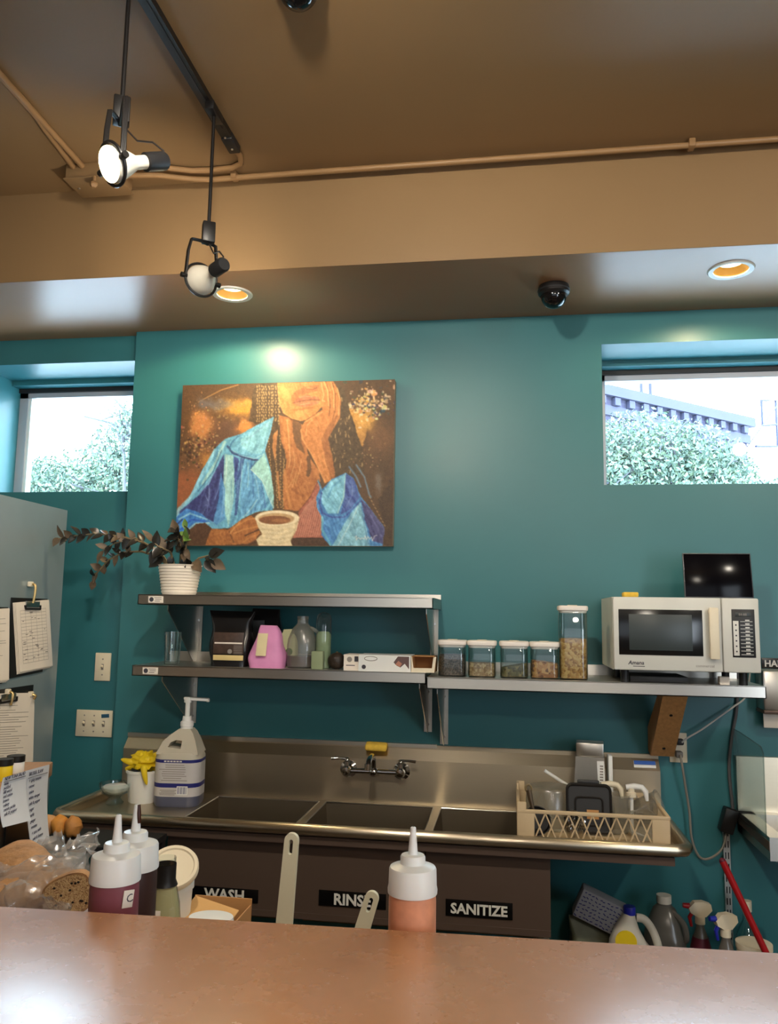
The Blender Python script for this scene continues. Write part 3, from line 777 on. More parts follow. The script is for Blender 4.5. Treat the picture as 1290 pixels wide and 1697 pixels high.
    for k in range(12):
        x = 726 + k * 11; stroke([(x + 46 - k * 2, 690 + abs(k - 5) * 8), (x + 12, 790), (x - 14, 884)], 3, (222, 170, 150), .7)
    stroke([(832, 606), (790, 690), (730, 762)], 4, (104, 58, 42), .8)
    poly([(690, 892), (895, 888), (895, 932), (680, 932)], (74, 48, 30), .3, 8)
    stroke([(700, 893), (890, 891)], 4, (48, 30, 20), .9)
    # --- shirt, right sleeve
    poly([(832, 600), (848, 652), (900, 600), (968, 568), (1008, 596), (1044, 690), (1092, 750), (1160, 840), (1150, 932), (890, 932), (846, 876), (852, 800), (824, 740), (820, 690), (838, 650)], (74, 138, 200), .4, 16)
    poly([(846, 668), (900, 606), (966, 574), (962, 680), (930, 768), (880, 772), (852, 720)], (126, 194, 222), .5, 18)
    poly([(970, 574), (1008, 598), (1038, 690), (990, 752), (940, 778), (962, 690)], (70, 96, 166), .5, 16)
    poly([(1038, 712), (1060, 800), (1090, 932), (900, 932), (960, 820)], (128, 186, 210), .6, 18)
    poly([(1040, 700), (1092, 752), (1160, 842), (1152, 920), (1100, 905), (1066, 810)], (68, 68, 120), .6, 14)
    for p, c, w in (([(966, 572), (958, 690), (928, 770)], (190, 228, 222), 5), ([(848, 668), (836, 720), (850, 768), (900, 790), (960, 790), (1040, 712)], (60, 84, 160), 8), ([(830, 610), (846, 650)], (96, 150, 180), 8), ([(850, 790), (850, 850), (892, 924)], (110, 190, 214), 12), ([(1030, 735), (985, 830), (930, 930)], (190, 222, 226), 5), ([(1046, 740), (1060, 830), (1080, 920)], (80, 130, 176), 5), ([(1000, 610), (1000, 680), (970, 740)], (110, 130, 190), 5), ([(880, 690), (900, 640), (940, 606)], (90, 160, 206), 9), ([(1090, 780), (1130, 850)], (96, 96, 150), 6)):
        stroke(p, w, c, .8)
    for p in ([(985, 540), (1020, 590), (1042, 640)], [(1020, 530), (1060, 590), (1085, 680), (1092, 690)]): stroke(p, 9, (104, 130, 156), .8)
    for k in range(9): stroke([(1085 + k * 9, 690 + k * 17), (1090 + k * 9, 697 + k * 17)], 4, (206, 172, 116), .8)
    # --- cup
    poly([(508, 790), (734, 788), (722, 850), (690, 905), (702, 932), (528, 932), (516, 900), (546, 872), (526, 840)], (222, 204, 166), .15, 10)
    for k in range(9): stroke([(532 + (k % 3) * 6, 836 + k * 11), (620, 846 + k * 11), (705 - k * 3, 832 + k * 11)], 2.5, (190, 168, 128) if k % 2 else (242, 228, 196), .6)
    stroke([(725, 800), (712, 860), (690, 905)], 10, (176, 152, 112), .5, .5, 6)
    E1 = ((X - 622) / 116) ** 2 + ((Y - 793) / 39) ** 2; put(np.clip((1 - E1) * 9, 0, 1), (238, 222, 186))
    E2 = ((X - 618) / 96) ** 2 + ((Y - 797) / 29) ** 2; put(np.clip((1 - E2) * 7, 0, 1), (196, 160, 116))
    E3 = ((X - 610) / 84) ** 2 + ((Y - 803) / 22) ** 2; put(np.clip((1 - E3) * 6, 0, 1) * .95, (126, 78, 46))
    E4 = ((X - 640) / 50) ** 2 + ((Y - 806) / 10) ** 2; put(np.clip((1 - E4) * 3, 0, 1) * .7, (172, 116, 72))
    # --- signature scribble
    sx = [(1012, 890), (1022, 880), (1020, 902), (1030, 888), (1040, 898), (1050, 890), (1060, 897), (1064, 880), (1070, 900), (1078, 884), (1086, 896), (1096, 886), (1100, 905), (1110, 882), (1122, 878)]
    stroke(sx, 3, (236, 236, 230), .9, .4)
    # bristle streaks: along the folds on the blue cloth, finer on the skin
    def streak(ux, uy, seed):
        r = np.random.default_rng(seed); out = np.zeros_like(X)
        for w, a in ((9, 1.0), (4, .8)):
            g = r.random((400, 400)); p = (X * ux + Y * uy) / w + 100 + (N1 - .5) * 8; q = (-X * uy + Y * ux) / (w * 14) + 100 + (N2 - .5) * 1.5
            p0 = np.clip(p.astype(int), 0, 398); q0 = np.clip(q.astype(int), 0, 398); fp = np.clip(p - p0, 0, 1); fq = np.clip(q - q0, 0, 1)
            out += a * ((g[q0, p0] * (1 - fp) + g[q0, p0 + 1] * fp) * (1 - fq) + (g[q0 + 1, p0] * (1 - fp) + g[q0 + 1, p0 + 1] * fp) * fq)
        return out / 1.8 - .5
    blue = np.clip((img[..., 2] - img[..., 0]) / 50, 0, 1)[..., None]
    tan = np.clip((img[..., 0] - img[..., 2] - 70) / 40, 0, 1)[..., None] * ((X > 600) | (Y > 790))[..., None]
    S1 = np.where(X < 620, streak(.96, .28, 41), streak(.9, -.43, 42))[..., None]; S2 = streak(.93, -.36, 43)[..., None]
    img[:] = img + blue * S1 * np.array((80, 95, 80.)) + tan * S2 * np.array((50, 38, 26.))
    soft = img.copy()
    for dx, dy in ((1, 0), (-1, 0), (0, 1), (0, -1)): soft += np.roll(np.roll(img, dx, 1), dy, 0)
    img[1:-1, 1:-1] = (soft / 5)[1:-1, 1:-1]
    img[:] = img * .88
    # overall brush grain
    img[:] = img * (1 + (N3 - .5)[..., None] * .22) + prng.normal(size=(nz, nx, 1)) * 4
    img[:] = np.clip(img, 4, 252)
    c = img / 255.0
    c = np.where(c <= .04045, c / 12.92, ((c + .055) / 1.055) ** 2.4)
    w, h = PX1 - PX0, PZ1 - PZ0
    vx = (U - .5) * w; vz = (.5 - V) * h
    co = np.stack([vx, np.full_like(vx, -.0195), vz], -1).reshape(-1, 3)
    idx = np.arange(nx * nz).reshape(nz, nx)
    q = np.stack([idx[:-1, :-1], idx[1:, :-1], idx[1:, 1:], idx[:-1, 1:]], -1).reshape(-1, 4)
    me = bpy.data.meshes.new('canvas_face')
    me.vertices.add(len(co)); me.vertices.foreach_set('co', co.ravel())
    me.loops.add(q.size); me.loops.foreach_set('vertex_index', q.ravel().astype(np.int32))
    me.polygons.add(len(q)); me.polygons.foreach_set('loop_start', np.arange(0, q.size, 4, dtype=np.int32))
    me.update(); me.validate()
    at = me.color_attributes.new('pigment', 'FLOAT_COLOR', 'POINT')
    at.data.foreach_set('color', np.concatenate([c.reshape(-1, 3), np.ones((nx * nz, 1))], 1).ravel().astype(np.float32))
    me.materials.append(vattr_mat('canvas_paint'))
    o = bpy.data.objects.new('canvas_face', me); COL.objects.link(o)
    return o
pt = thing('painting', 'unframed painting of a woman in a blue shirt holding a coffee cup', 'painting', ((PX0 + PX1) / 2, -.0225, (PZ0 + PZ1) / 2))
w_, h_ = PX1 - PX0, PZ1 - PZ0
cf = paint_canvas(); cf.parent = pt
MB().box((0, .001, 0), (w_, .040, h_), .003).build('stretched_canvas', mat('canvas_edge', (150, 140, 124), .8), pt)

# ================================================================== SHELVES
def sticker(parent, x, y, z):
    MB().box((x, y - .0006, z), (.062, .0012, .026), .0004).build('sticker', M['paper'], parent, smooth=False)
    b = MB().cyl((x - .018, y - .0012, z), (x - .018, y - .0016, z), .009, n=20); b.build('sticker_mark', M['ink'], parent, smooth=False)
    b = MB()
    for k, (xa, wd) in enumerate(((.008, .03), (.010, .026), (.006, .022))): b.box((x + xa, y - .0014, z + .007 - k * .0065), (wd, .0006, .0026))
    b.build('sticker_print', M['ink_grey'], parent, smooth=False)
SD = .36
def shelf(label, x0, x1, zt, brx, back=True, lip=.040, st=True, drop=.25, group='stainless wall shelves'):
    t = thing('wall_shelf', label, 'shelf', ((x0 + x1) / 2, 0, zt), 0, group)
    hw = (x1 - x0) / 2
    b = MB().bb((-hw, -SD, -.003), (hw, -.001, 0)).bb((-hw, -SD, -lip), (hw, -SD + .003, -.001)).bb((-hw, -SD + .012, -lip), (hw, -SD + .015, -.003)).bb((-hw, -SD, -lip), (hw, -SD + .015, -lip + .003))
    b.bb((-hw, -SD, -lip), (-hw + .003, -.001, -.001)).bb((hw - .003, -SD, -lip), (hw, -.001, -.001))
    b.build('shelf_pan', M['steel'], t, smooth=False)
    if back: MB().bb((-hw, -.016, 0), (hw, -.001, .040 if zt < 1.6 else .020)).build('upstand', M['steel'], t, smooth=False)
    for bx in brx:
        x = bx - (x0 + x1) / 2
        b = MB().prism([(-.004, -lip - .001), (-SD + .03, -lip - .001), (-SD + .03, -lip - .02), (-.03, -lip - drop), (-.004, -lip - drop)], 'x', x - .0015, x + .0015)
        b.bb((x - .016, -.005, -lip - drop), (x + .016, -.001, -lip - .001))
        br = b.build('bracket', M['steel_v'], t, smooth=False)
        for zz in (.06, drop - .03): MB().cyl((x, -.005, -lip - zz), (x, -.009, -lip - zz), .006, n=8).build('screw', M['chrome'], br)
    if st: sticker(t, -hw + .075, -SD, -lip / 2)
    return t
shelf('top stainless wall shelf carrying the potted plant', -1.448, -.288, 1.714, (-1.335, -.315))
shelf('middle stainless wall shelf with bags, jug and glove box', -1.456, -.312, 1.440, (-1.345, -.338), drop=.22)
rs = shelf('long stainless wall shelf under the microwave and jars', -.308, .866, 1.425, (-.272,), lip=.042, st=False, drop=.25)
wb = tag(MB().prism([(-.002, 1.14), (-.002, 1.23), (-.25, 1.381), (-.345, 1.381), (-.06, 1.13)], 'x', .525, .61).build('wooden_brace', M['wood'], smooth=False), 'plain wooden plank bracing the long shelf, two dark screw holes', 'brace')
for q in (.3, .86):
    p = Vector((.567, -.345, 1.381)).lerp(Vector((.567, -.06, 1.13)), q)
    MB().cyl(p + Vector((0, -.001, -.0012)), p + Vector((0, .004, .004)), .006, n=12).build('screw_hole', M['black'], wb)

# ================================================================== POTTED PLANT
plp = (-1.333, -.235, 1.714)
plant = thing('potted_plant', 'trailing dark-leaved plant in a ribbed white pot on the top shelf', 'plant', plp)
prof = [(.0001, 0), (.064, 0), (.066, .004)]
for k in range(9):
    z = .008 + k * .0118; r = .067 + (.086 - .067) * (z / .115)
    prof += [(r, z), (r + .0022, z + .004), (r + .0022, z + .007), (r, z + .0105)]
prof += [(.087, .118), (.089, .121), (.085, .122), (.081, .116), (.080, .10)]
MB().lathe(prof, 48, cap=False).build('pot', mat('ribbed_white_ceramic', (224, 214, 200), .4), plant, angle=60)
MB().lathe([(.0001, .104), (.081, .102)], 32, cap=False).build('soil', M['soil'], plant)
leafn = [0]
def leaf(p, d, up, L, wd, mats, curl=.25):
    d = Vector(d).normalized(); s = d.cross(Vector(up)).normalized(); n = s.cross(d)
    b = MB(); rows = 5; vs = []
    for i in range(rows + 1):
        t = i / rows; w = wd * math.sin(PI * min(1, (t * .93 + .07)) ** .8) * (1 if t < .98 else .2)
        c = Vector(p) + d * (L * t) + n * (-curl * L * t * t)
        vs += [c - s * w + n * w * .35, c, c + s * w + n * w * .35]
    fs = []
    for i in range(rows):
        fs += [(i * 3, i * 3 + 1, i * 3 + 4, i * 3 + 3), (i * 3 + 1, i * 3 + 2, i * 3 + 5, i * 3 + 4)]
    k = len(vs); vs2 = [v - n * .0012 for v in vs]; fs2 = [tuple(q + k for q in f[::-1]) for f in fs]
    b.add(vs + vs2, fs + fs2)
    o = b.build('leaf', mats, plant)
    return o
def V3(px, py, y): return on_y(px, py, y) - Vector(plp)
prnd = random.Random(5)
def branch(pts, n, size, t0=.2, mats=None, dens_pairs=True, droop=.2):
    pts = [Vector(p) for p in pts]
    MB().tube(pts, [.0055 - .003 * i / (len(pts) - 1) for i in range(len(pts))], 7).build('stem', M['stem'], plant)
    seg = [(pts[i + 1] - pts[i]).length for i in range(len(pts) - 1)]; tot = sum(seg)
    for k in range(n):
        t = t0 + (1 - t0) * (k + .5) / n
        L = t * tot; i = 0
        while i < len(seg) - 1 and L > seg[i]: L -= seg[i]; i += 1
        p = pts[i].lerp(pts[i + 1], min(1, L / seg[i])); tn = (pts[i + 1] - pts[i]).normalized()
        side = Vector((prnd.uniform(-.4, .4), prnd.uniform(-1, .3), (1 if k % 2 else -1) * prnd.uniform(.5, 1.1)))
        d = tn * .45 + side * .75; 
        leaf(p, d, Vector((0, -1, .4)) + Vector((prnd.uniform(-.5, .5),) * 3), size * prnd.uniform(.75, 1.2), size * .30 * prnd.uniform(.8, 1.2), prnd.choice(mats or [M['leaf_dark'], M['leaf_dark'], M['leaf_dark'], M['leaf_tan']]), droop)
base = Vector((0, 0, .10))
branch([base + Vector((-.03, 0, 0)), V3(268, 918, -.24), V3(240, 900, -.25), V3(205, 890, -.26), V3(160, 884, -.27), V3(125, 888, -.28), V3(95, 893, -.28)], 17, .05, .42)
branch([base + Vector((-.04, .02, 0)), V3(262, 922, -.22), V3(235, 914, -.21), V3(205, 915, -.2), V3(180, 928, -.2), V3(160, 950, -.2), V3(155, 966, -.2)], 13, .046, .45)
branch([base + Vector((-.035, 0, 0)), V3(255, 908, -.24), V3(225, 892, -.25), V3(190, 900, -.26), V3(168, 915, -.26)], 11, .05, .4)
branch([base + Vector((-.02, 0, 0)), V3(283, 915, -.26), V3(262, 905, -.3), V3(250, 895, -.3)], 8, .058, .3)
branch([base, V3(300, 910, -.25), V3(296, 890, -.28), V3(292, 878, -.28)], 11, .056, .3)
branch([base + Vector((.01, -.01, 0)), V3(306, 915, -.28), V3(310, 898, -.3), V3(314, 886, -.3)], 10, .054, .3, [M['leaf_tan'], M['leaf_dark'], M['leaf_green']])
branch([base + Vector((.005, .01, 0)), V3(305, 905, -.22), V3(307, 888, -.22), V3(308, 872, -.22)], 4, .04, .6, [M['leaf_green']], droop=0)
branch([base + Vector((.03, 0, 0)), V3(330, 925, -.24), V3(345, 921, -.26), V3(352, 924, -.26)], 2, .05, .8, [M['leaf_dark']])
for px, py, dx, dz, m in ((342, 928, .6, -.7, 'leaf_dark'), (352, 930, 1, -.55, 'leaf_tan'), (347, 921, 1, .35, 'leaf_dark'), (322, 930, .2, -.2, 'leaf_tan'), (270, 925, -.6, -.4, 'leaf_dark'), (262, 912, -.4, -.8, 'leaf_dark')):
    leaf(V3(px, py, -.27), (dx, -.15, dz), (0, -1, .2), .068, .023, M[m], .1)

# ================================================================== WALL PLATES
def plate(name, label, cx_, cz_, w, h, y):
    t = thing(name, label, 'outlet' if 'outlet' in name else 'switch', (cx_, y, cz_))
    MB().box((0, -.0035, 0), (w, .007, h), .0025).build('plate', M['ivory'], t)
    return t
p1 = plate('light_switch', 'single ivory toggle switch plate on the teal wall', -1.792, 1.400, .074, .122, .05)
def toggle(t, x):
    MB().box((x, -.0075, 0), (.011, .002, .026), .0005).build('toggle_slot', M['ink_grey'], t)
    MB().box((x, -.013, .003), (.008, .014, .011), .002, Euler((-.5, 0, 0))).build('toggle', M['ivory'], t)
    for s in (-1, 1): MB().cyl((x, -.006, s * .034), (x, -.0078, s * .034), .0035, n=10).build('screw', M['ink_grey'], t)
toggle(p1, 0)
p2 = plate('light_switch', 'wide ivory plate with three toggle switches and a blue tape scrap', -1.817, 1.155, .170, .114, .05)
for x in (-.046, 0, .046): toggle(p2, x)
MB().box((.052, -.0078, .034), (.036, .0012, .016), .0003, Euler((0, -.08, 0))).build('blue_tape', mat('blue_tape', (40, 84, 110), .6), p2)
ot = plate('power_outlet', 'ivory double power outlet beside the wooden brace, two plugs in it', .637, 1.156, .066, .112, 0)
for z in (.024, -.024):
    MB().lathe([(.0001, .0), (.016, 0), (.017, -.002)], 24, (0, -.0072, z), rot=Matrix.Rotation(PI / 2, 3, 'X')).build('receptacle', M['ivory'], ot)
MB().box((.002, -.024, .025), (.028, .034, .022), .005).build('upper_plug', M['dark'], ot)
MB().box((-.002, -.024, -.022), (.026, .034, .024), .005).build('lower_plug', mat('grey_plug', (110, 104, 98), .5), ot)
M['cord_grey'] = mat('grey_cord', (128, 122, 112), .5); M['cord_white'] = mat('white_cord', (196, 194, 186), .5)
def smooth_path(pts, k=6):
    P = [Vector(p) for p in pts]; out = []
    for i in range(len(P) - 1):
        a = P[max(i - 1, 0)]; b_ = P[i]; c = P[i + 1]; d = P[min(i + 2, len(P) - 1)]
        for j in range(k):
            t = j / k
            out.append(.5 * ((2 * b_) + (c - a) * t + (2 * a - 5 * b_ + 4 * c - d) * t * t + (3 * b_ - a - 3 * c + d) * t ** 3))
    out.append(P[-1]); return out
def cord(label, pts, r, m):
    return tag(MB().tube(smooth_path(pts), r, 8).build('wall_cable', m), label, 'cable')
cord('white cord rising from the upper plug to behind the microwave', [(.645, -.04, 1.181)] + [oy(px, py, y) for px, py, y in ((1140, 1223, -.05), (1165, 1208, -.05), (1190, 1190, -.04), (1215, 1172, -.03), (1237, 1153, -.012), (1244, 1110, -.02))], .0035, M['cord_white'])
cord('grey cord hanging in a long loop from the lower plug', [(.637, -.042, 1.134)] + [oy(px, py, y) for px, py, y in ((1131, 1268, -.05), (1136, 1300, -.04), (1143, 1345, -.03), (1147, 1390, -.03), (1160, 1420, -.03), (1178, 1422, -.03), (1198, 1405, -.03), (1206, 1370, -.03))], .0045, M['cord_grey'])
cord('dark grey cord running down the wall under the microwave end of the shelf', [oy(px, py, -.012) for px, py in ((1223, 1100), (1222, 1170), (1213, 1225), (1209, 1275), (1214, 1330), (1216, 1352))], .006, mat('slate_cord', (84, 82, 84), .5))

# ================================================================== THREE-COMPARTMENT SINK
SX0, SX1 = -1.625, .560
ZD, ZR, YF = .903, .940, -.575
sink = thing('compartment_sink', 'long stainless three-bowl sink with rolled rim and tall backsplash', 'sink', ((SX0 + SX1) / 2, -.3, 0)); sink['world_parts'] = 1
BX = [(-1.185, -.765), (-.735, -.305), (-.275, .100)]
BY0, BY1 = -.515, -.085
YBS = -.052
b = MB()
def slab(x0, x1, y0, y1): b.bb((x0, y0, ZD - .004), (x1, y1, ZD))
slab(SX0 + .012, BX[0][0], YF + .02, YBS); slab(BX[2][1], SX1 - .012, YF + .02, YBS)
slab(BX[0][0], BX[2][1], BY1, YBS); slab(BX[0][0], BX[2][1], YF + .02, BY0)
for k in range(2): slab(BX[k][1], BX[k + 1][0], BY0, BY1)
b.build('drainboard', M['steel_warm'], sink, smooth=False)
for x0, x1 in BX:
    zb = .60; b = MB()
    b.add([(x0, BY0, ZD), (x1, BY0, ZD), (x1, BY1, ZD), (x0, BY1, ZD), (x0 + .02, BY0 + .02, zb), (x1 - .02, BY0 + .02, zb), (x1 - .02, BY1 - .02, zb), (x0 + .02, BY1 - .02, zb)],
          [(0, 1, 5, 4), (1, 2, 6, 5), (2, 3, 7, 6), (3, 0, 4, 7), (4, 5, 6, 7)])
    bo = b.build('bowl', M['bowl_shade_steel'], sink, smooth=False)
    MB().tube([(x0, BY0, ZD), (x1, BY0, ZD), (x1, BY1, ZD), (x0, BY1, ZD)], .0035, 6, closed=True).build('bowl_edge', M['steel'], bo)
    MB().cyl(((x0 + x1) / 2, (BY0 + BY1) / 2, zb), ((x0 + x1) / 2, (BY0 + BY1) / 2, zb + .004), .045).build('drain', M['chrome'], bo)
b = MB()
b.prism([(-.001, ZD - .02), (YBS, ZD - .02), (YBS, 1.072), (-.016, 1.112), (-.016, 1.128), (-.001, 1.128)], 'x', SX0, SX1)
b.build('backsplash', M['steel_warm'], sink, smooth=False)
MB().bb((SX0, -.020, 1.118), (-.30, -.001, 1.132)).build('splash_cap', M['steel'], sink, smooth=False)
# rolled rim: front and both ends
rim = [Vector((SX0 + .005, -.06, ZR - .018)), Vector((SX0 + .005, YF + .04, ZR - .018)), Vector((SX0 + .017, YF + .012, ZR - .018)), Vector((SX0 + .045, YF, ZR - .018)), Vector((SX1 - .045, YF, ZR - .018)), Vector((SX1 - .017, YF + .012, ZR - .018)), Vector((SX1 - .005, YF + .04, ZR - .018)), Vector((SX1 - .005, -.06, ZR - .018))]
MB().tube(rim, .019, 14).build('rolled_rim', M['steel_warm'], sink)
b = MB()
b.bb((SX0 + .02, YF + .012, ZD), (SX1 - .02, YF + .022, ZR - .012)).bb((SX0 + .014, YF + .02, ZD), (SX0 + .024, -.06, ZR - .012)).bb((SX1 - .024, YF + .02, ZD), (SX1 - .014, -.06, ZR - .012))
b.build('rim_wall', M['steel_warm'], sink, smooth=False)
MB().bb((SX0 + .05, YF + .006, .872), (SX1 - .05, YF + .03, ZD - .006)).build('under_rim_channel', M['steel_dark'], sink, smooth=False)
AY = -.527
for k, (x0, x1) in enumerate([(-1.205, -.751), (-.747, -.292), (-.288, .123)]):
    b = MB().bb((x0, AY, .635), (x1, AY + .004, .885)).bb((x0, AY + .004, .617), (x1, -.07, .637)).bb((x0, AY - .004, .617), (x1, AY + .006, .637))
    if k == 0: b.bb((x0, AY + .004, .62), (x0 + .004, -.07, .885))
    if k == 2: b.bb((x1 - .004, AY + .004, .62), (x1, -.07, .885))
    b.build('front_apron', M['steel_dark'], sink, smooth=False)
for x in (-1.18, .098):
    for y in (-.50, -.10): MB().cyl((x, y, 0), (x, y, .625), .021, n=16).build('leg', M['steel'], sink)
lab = thing('warning_label', 'small blue and white label stuck on the sink backsplash', 'label', (.505, -.037, 1.093))
rotl = Euler((-math.atan2(.036, .040), 0, 0))
MB().box((0, 0, 0), (.082, .0014, .030), .0004, rotl).build('label_sheet', M['white'], lab)
MB().box((0, -.0008, .006), (.080, .0012, .016), .0002, rotl).build('blue_band', mat('blue_label', (52, 92, 170), .5), lab)
text('lettering', 'CAUTION', .012, M['sign_white'], lab, (-.034, -.0028, .003), (PI / 2 - .73, 0, 0), .0002)

# signs on the bowls
def sign(body, px0, py0, px1, py1, y, fs, label, w=None, left=False):
    a = on_y(px0, py0, y); c = on_y(px1, py1, y)
    w = w or abs(c.x - a.x); h = abs(a.z - c.z)
    cx_, cz_ = a.x + w / 2, (a.z + c.z) / 2
    t = thing('sign', label, 'sign', (cx_, y, cz_))
    MB().box((0, -.0015, 0), (w, .003, h), .001).build('plaque', M['black_sign'], t)
    text('lettering', body, fs, M['sign_white'], t, (-w / 2 + .010 if left else 0, -.0032, -fs * .36), FACE, .0012 * fs / .04, align_x='LEFT' if left else 'CENTER')
    return t
sign('WASH', 318, 1467, 428, 1497, AY - .0005, .050, 'black WASH sign on the left sink bowl')
sign('RINSE', 529, 1474, 640, 1508, AY - .0005, .050, 'black RINSE sign on the middle sink bowl')
sign('SANITIZE', 739, 1489, 850, 1525, AY - .0005, .045, 'black SANITIZE sign on the right sink bowl')

# faucet with wrist handles
fc = thing('wall_faucet', 'chrome wall faucet with two lever handles over the middle bowl', 'faucet', (-.545, YBS, 1.03))
b = MB().cyl((-.108, -.038, 0), (.108, -.038, 0), .011).ball((0, -.038, 0), .020, 16)
b.build('valve_bar', M['chrome'], fc)
for s in (-1, 1):
    x = s * .108
    b = MB().lathe([(.034, 0), (.034, .004), (.022, .012), (.018, .030), (.020, .045), (.014, .056), (.0001, .058)], 24, (x, 0, 0), rot=Matrix.Rotation(PI / 2, 3, 'X'), cap=False)
    b.build('flange', M['chrome'], fc)
    MB().cyl((x, -.038, .0), (x, -.038, .038), .011, .009).ball((x, -.038, .040), .011, 12).build('valve_stem', M['chrome'], fc)
    MB().tube([(x, -.038, .045), (x + s * .03, -.046, .048), (x + s * .062, -.05, .046)], [.006, .0045, .006], 10).build('lever', M['chrome'], fc)
MB().tube(smooth_path([(0, -.038, 0), (0, -.042, .035), (0, -.060, .062), (0, -.10, .066), (0, -.145, .060), (0, -.165, .046)]), .011, 12).build('spout', M['chrome'], fc)
MB().cyl((0, -.165, .052), (0, -.166, .030), .014).build('aerator', M['chrome'], fc)
sp = on_y(624, 1240, -.05)
spg = tag(MB().box((0, 0, 0), (.088, .055, .026), .009, Euler((.15, .03, .05)), seg=3).build('sponge', M['sponge'], origin=(sp.x, -.042, 1.128)), 'yellow sponge lying on the backsplash above the faucet', 'sponge')
spg.location = (sp.x, -.050, 1.121)

# ================================================================== ITEMS ON THE LEFT DRAINBOARD
zd = ZD
# pump jug of sanitizer
jug = thing('sanitizer_jug', 'gallon jug of sanitizer with white pump top and blue label', 'jug', (-1.292, -.235, zd), .12)
def rrect(w, d, r, n=6):
    out = []
    for cx_, cy_, a0 in ((w / 2 - r, d / 2 - r, 0), (-w / 2 + r, d / 2 - r, 90), (-w / 2 + r, -d / 2 + r, 180), (w / 2 - r, -d / 2 + r, 270)):
        for k in range(n + 1):
            a = math.radians(a0 + 90 * k / n); out.append((cx_ + r * math.cos(a), cy_ + r * math.sin(a)))
    return out
def loft(rings, mi=0, b=None, cap=True):
    b = b or MB(); n = len(rings[0]); vs = [p for r in rings for p in r]; fs = []
    for i in range(len(rings) - 1):
        for k in range(n): fs.append((i * n + k, i * n + (k + 1) % n, (i + 1) * n + (k + 1) % n, (i + 1) * n + k))
    if cap: fs += [tuple(range(n))[::-1], tuple((len(rings) - 1) * n + k for k in range(n))]
    return b.add(vs, fs, mi)
def ring(w, d, r, z, ox=0, oy_=0): return [(x + ox, y + oy_, z) for x, y in rrect(w, d, min(r, w / 2 - .001, d / 2 - .001))]
M['jug_body'] = mat('cloudy_jug_plastic', (186, 178, 160), .4, 0, .03, 20, sss=.15)
M['jug_liquid'] = mat('blue_grey_liquid_in_jug', (88, 92, 112), .3, 0, .05)
loft([ring(.168, .128, .04, .0), ring(.180, .140, .045, .010), ring(.180, .140, .045, .062)]).build('lower_body', M['jug_liquid'], jug)
# shoulder with the handle opening: two side cheeks and a bridge
b = loft([ring(.180, .140, .045, .062), ring(.180, .140, .045, .185), ring(.166, .124, .04, .200)])
b.build('body', M['jug_body'], jug)
hp = [(-.083, .196), (.083, .196), (.066, .245), (.052, .275), (.040, .288), (-.006, .288), (-.034, .268), (-.062, .242)]
hole = [(-.040, .222), (.012, .216), (.014, .246), (-.010, .248), (-.030, .240)]
def plate_hole(outer, hole, y0, y1):
    bm = bmesh.new()
    def lp(pts):
        v = [bm.verts.new((p[0], y0, p[1])) for p in pts]
        for i in range(len(v)): bm.edges.new((v[i], v[(i + 1) % len(v)]))
    lp(outer); lp(hole)
    bmesh.ops.triangle_fill(bm, use_beauty=True, use_dissolve=False, edges=bm.edges[:])
    r = bmesh.ops.extrude_face_region(bm, geom=bm.faces[:])
    for e in r['geom']:
        if isinstance(e, bmesh.types.BMVert): e.co.y = y1
    bm.verts.index_update()
    o = ([v.co.copy() for v in bm.verts], [[v.index for v in f.verts] for f in bm.faces]); bm.free(); return o
vs, fs = plate_hole(hp, hole, -.055, .055)
# taper towards the top
vs = [Vector((v.x, v.y * (1.08 - 6.0 * max(0, v.z - .20) * 1.0 if v.z < .29 else .5), v.z)) for v in vs]
MB().add(vs, fs).build('shoulder', M['jug_body'], jug, angle=30)
MB().lathe([(.024, .28), (.024, .296), (.026, .298), (.026, .312), (.019, .318), (.017, .335)], 28, (.018, 0, 0)).build('collar', M['white'], jug)
b = MB().cyl((.018, 0, .33), (.018, 0, .395), .0095).build('pump_stem', M['white'], jug)
b = MB().box((.052, 0, .402), (.100, .022, .013), .004, Euler((0, .04, 0))).cyl((.018, 0, .388), (.018, 0, .409), .015).box((.098, 0, .397), (.012, .014, .012), .003)
b.build('pump_nozzle', M['white'], jug)
lb = [ring(.1812, .1412, .0456, z) for z in (.040, .178)]
loft(lb, cap=False).build('label', mat('jug_label', (196, 192, 190), .5), jug)
for z0, z1 in ((.166, .178), (.074, .090)):
    loft([ring(.1818, .1418, .0458, z) for z in (z0, z1)], cap=False).build('label_band', M['navy'], jug)
b = MB()
for r_ in range(9):
    z = .158 - r_ * .0082
    if abs(z - .082) < .012: continue
    b.box((prnd.uniform(-.012, .0), -.0711, z), (prnd.uniform(.07, .115), .0005, .0024))
for r_ in range(4): b.box((prnd.uniform(-.03, -.02), -.0711, .064 - r_ * .0055), (prnd.uniform(.05, .07), .0005, .0022))
stuff(b.build('label_text', M['ink_grey'], jug, smooth=False))
b = MB().box((.030, -.0713, .064), (.042, .0006, .032)); b.build('barcode_ground', M['white'], jug, smooth=False)
b = MB()
for k in range(9): b.box((.014 + k * .004, -.0718, .064), (.0012 + .0012 * (k % 3 == 0), .0004, .026))
stuff(b.build('barcode', M['navy'], jug, smooth=False))
b = MB()
for k in range(6): b.box((-.040 + k * .012, -.0721, .172), (.009, .0004, .005))
stuff(b.build('label_title', M['sign_white'], jug, smooth=False))

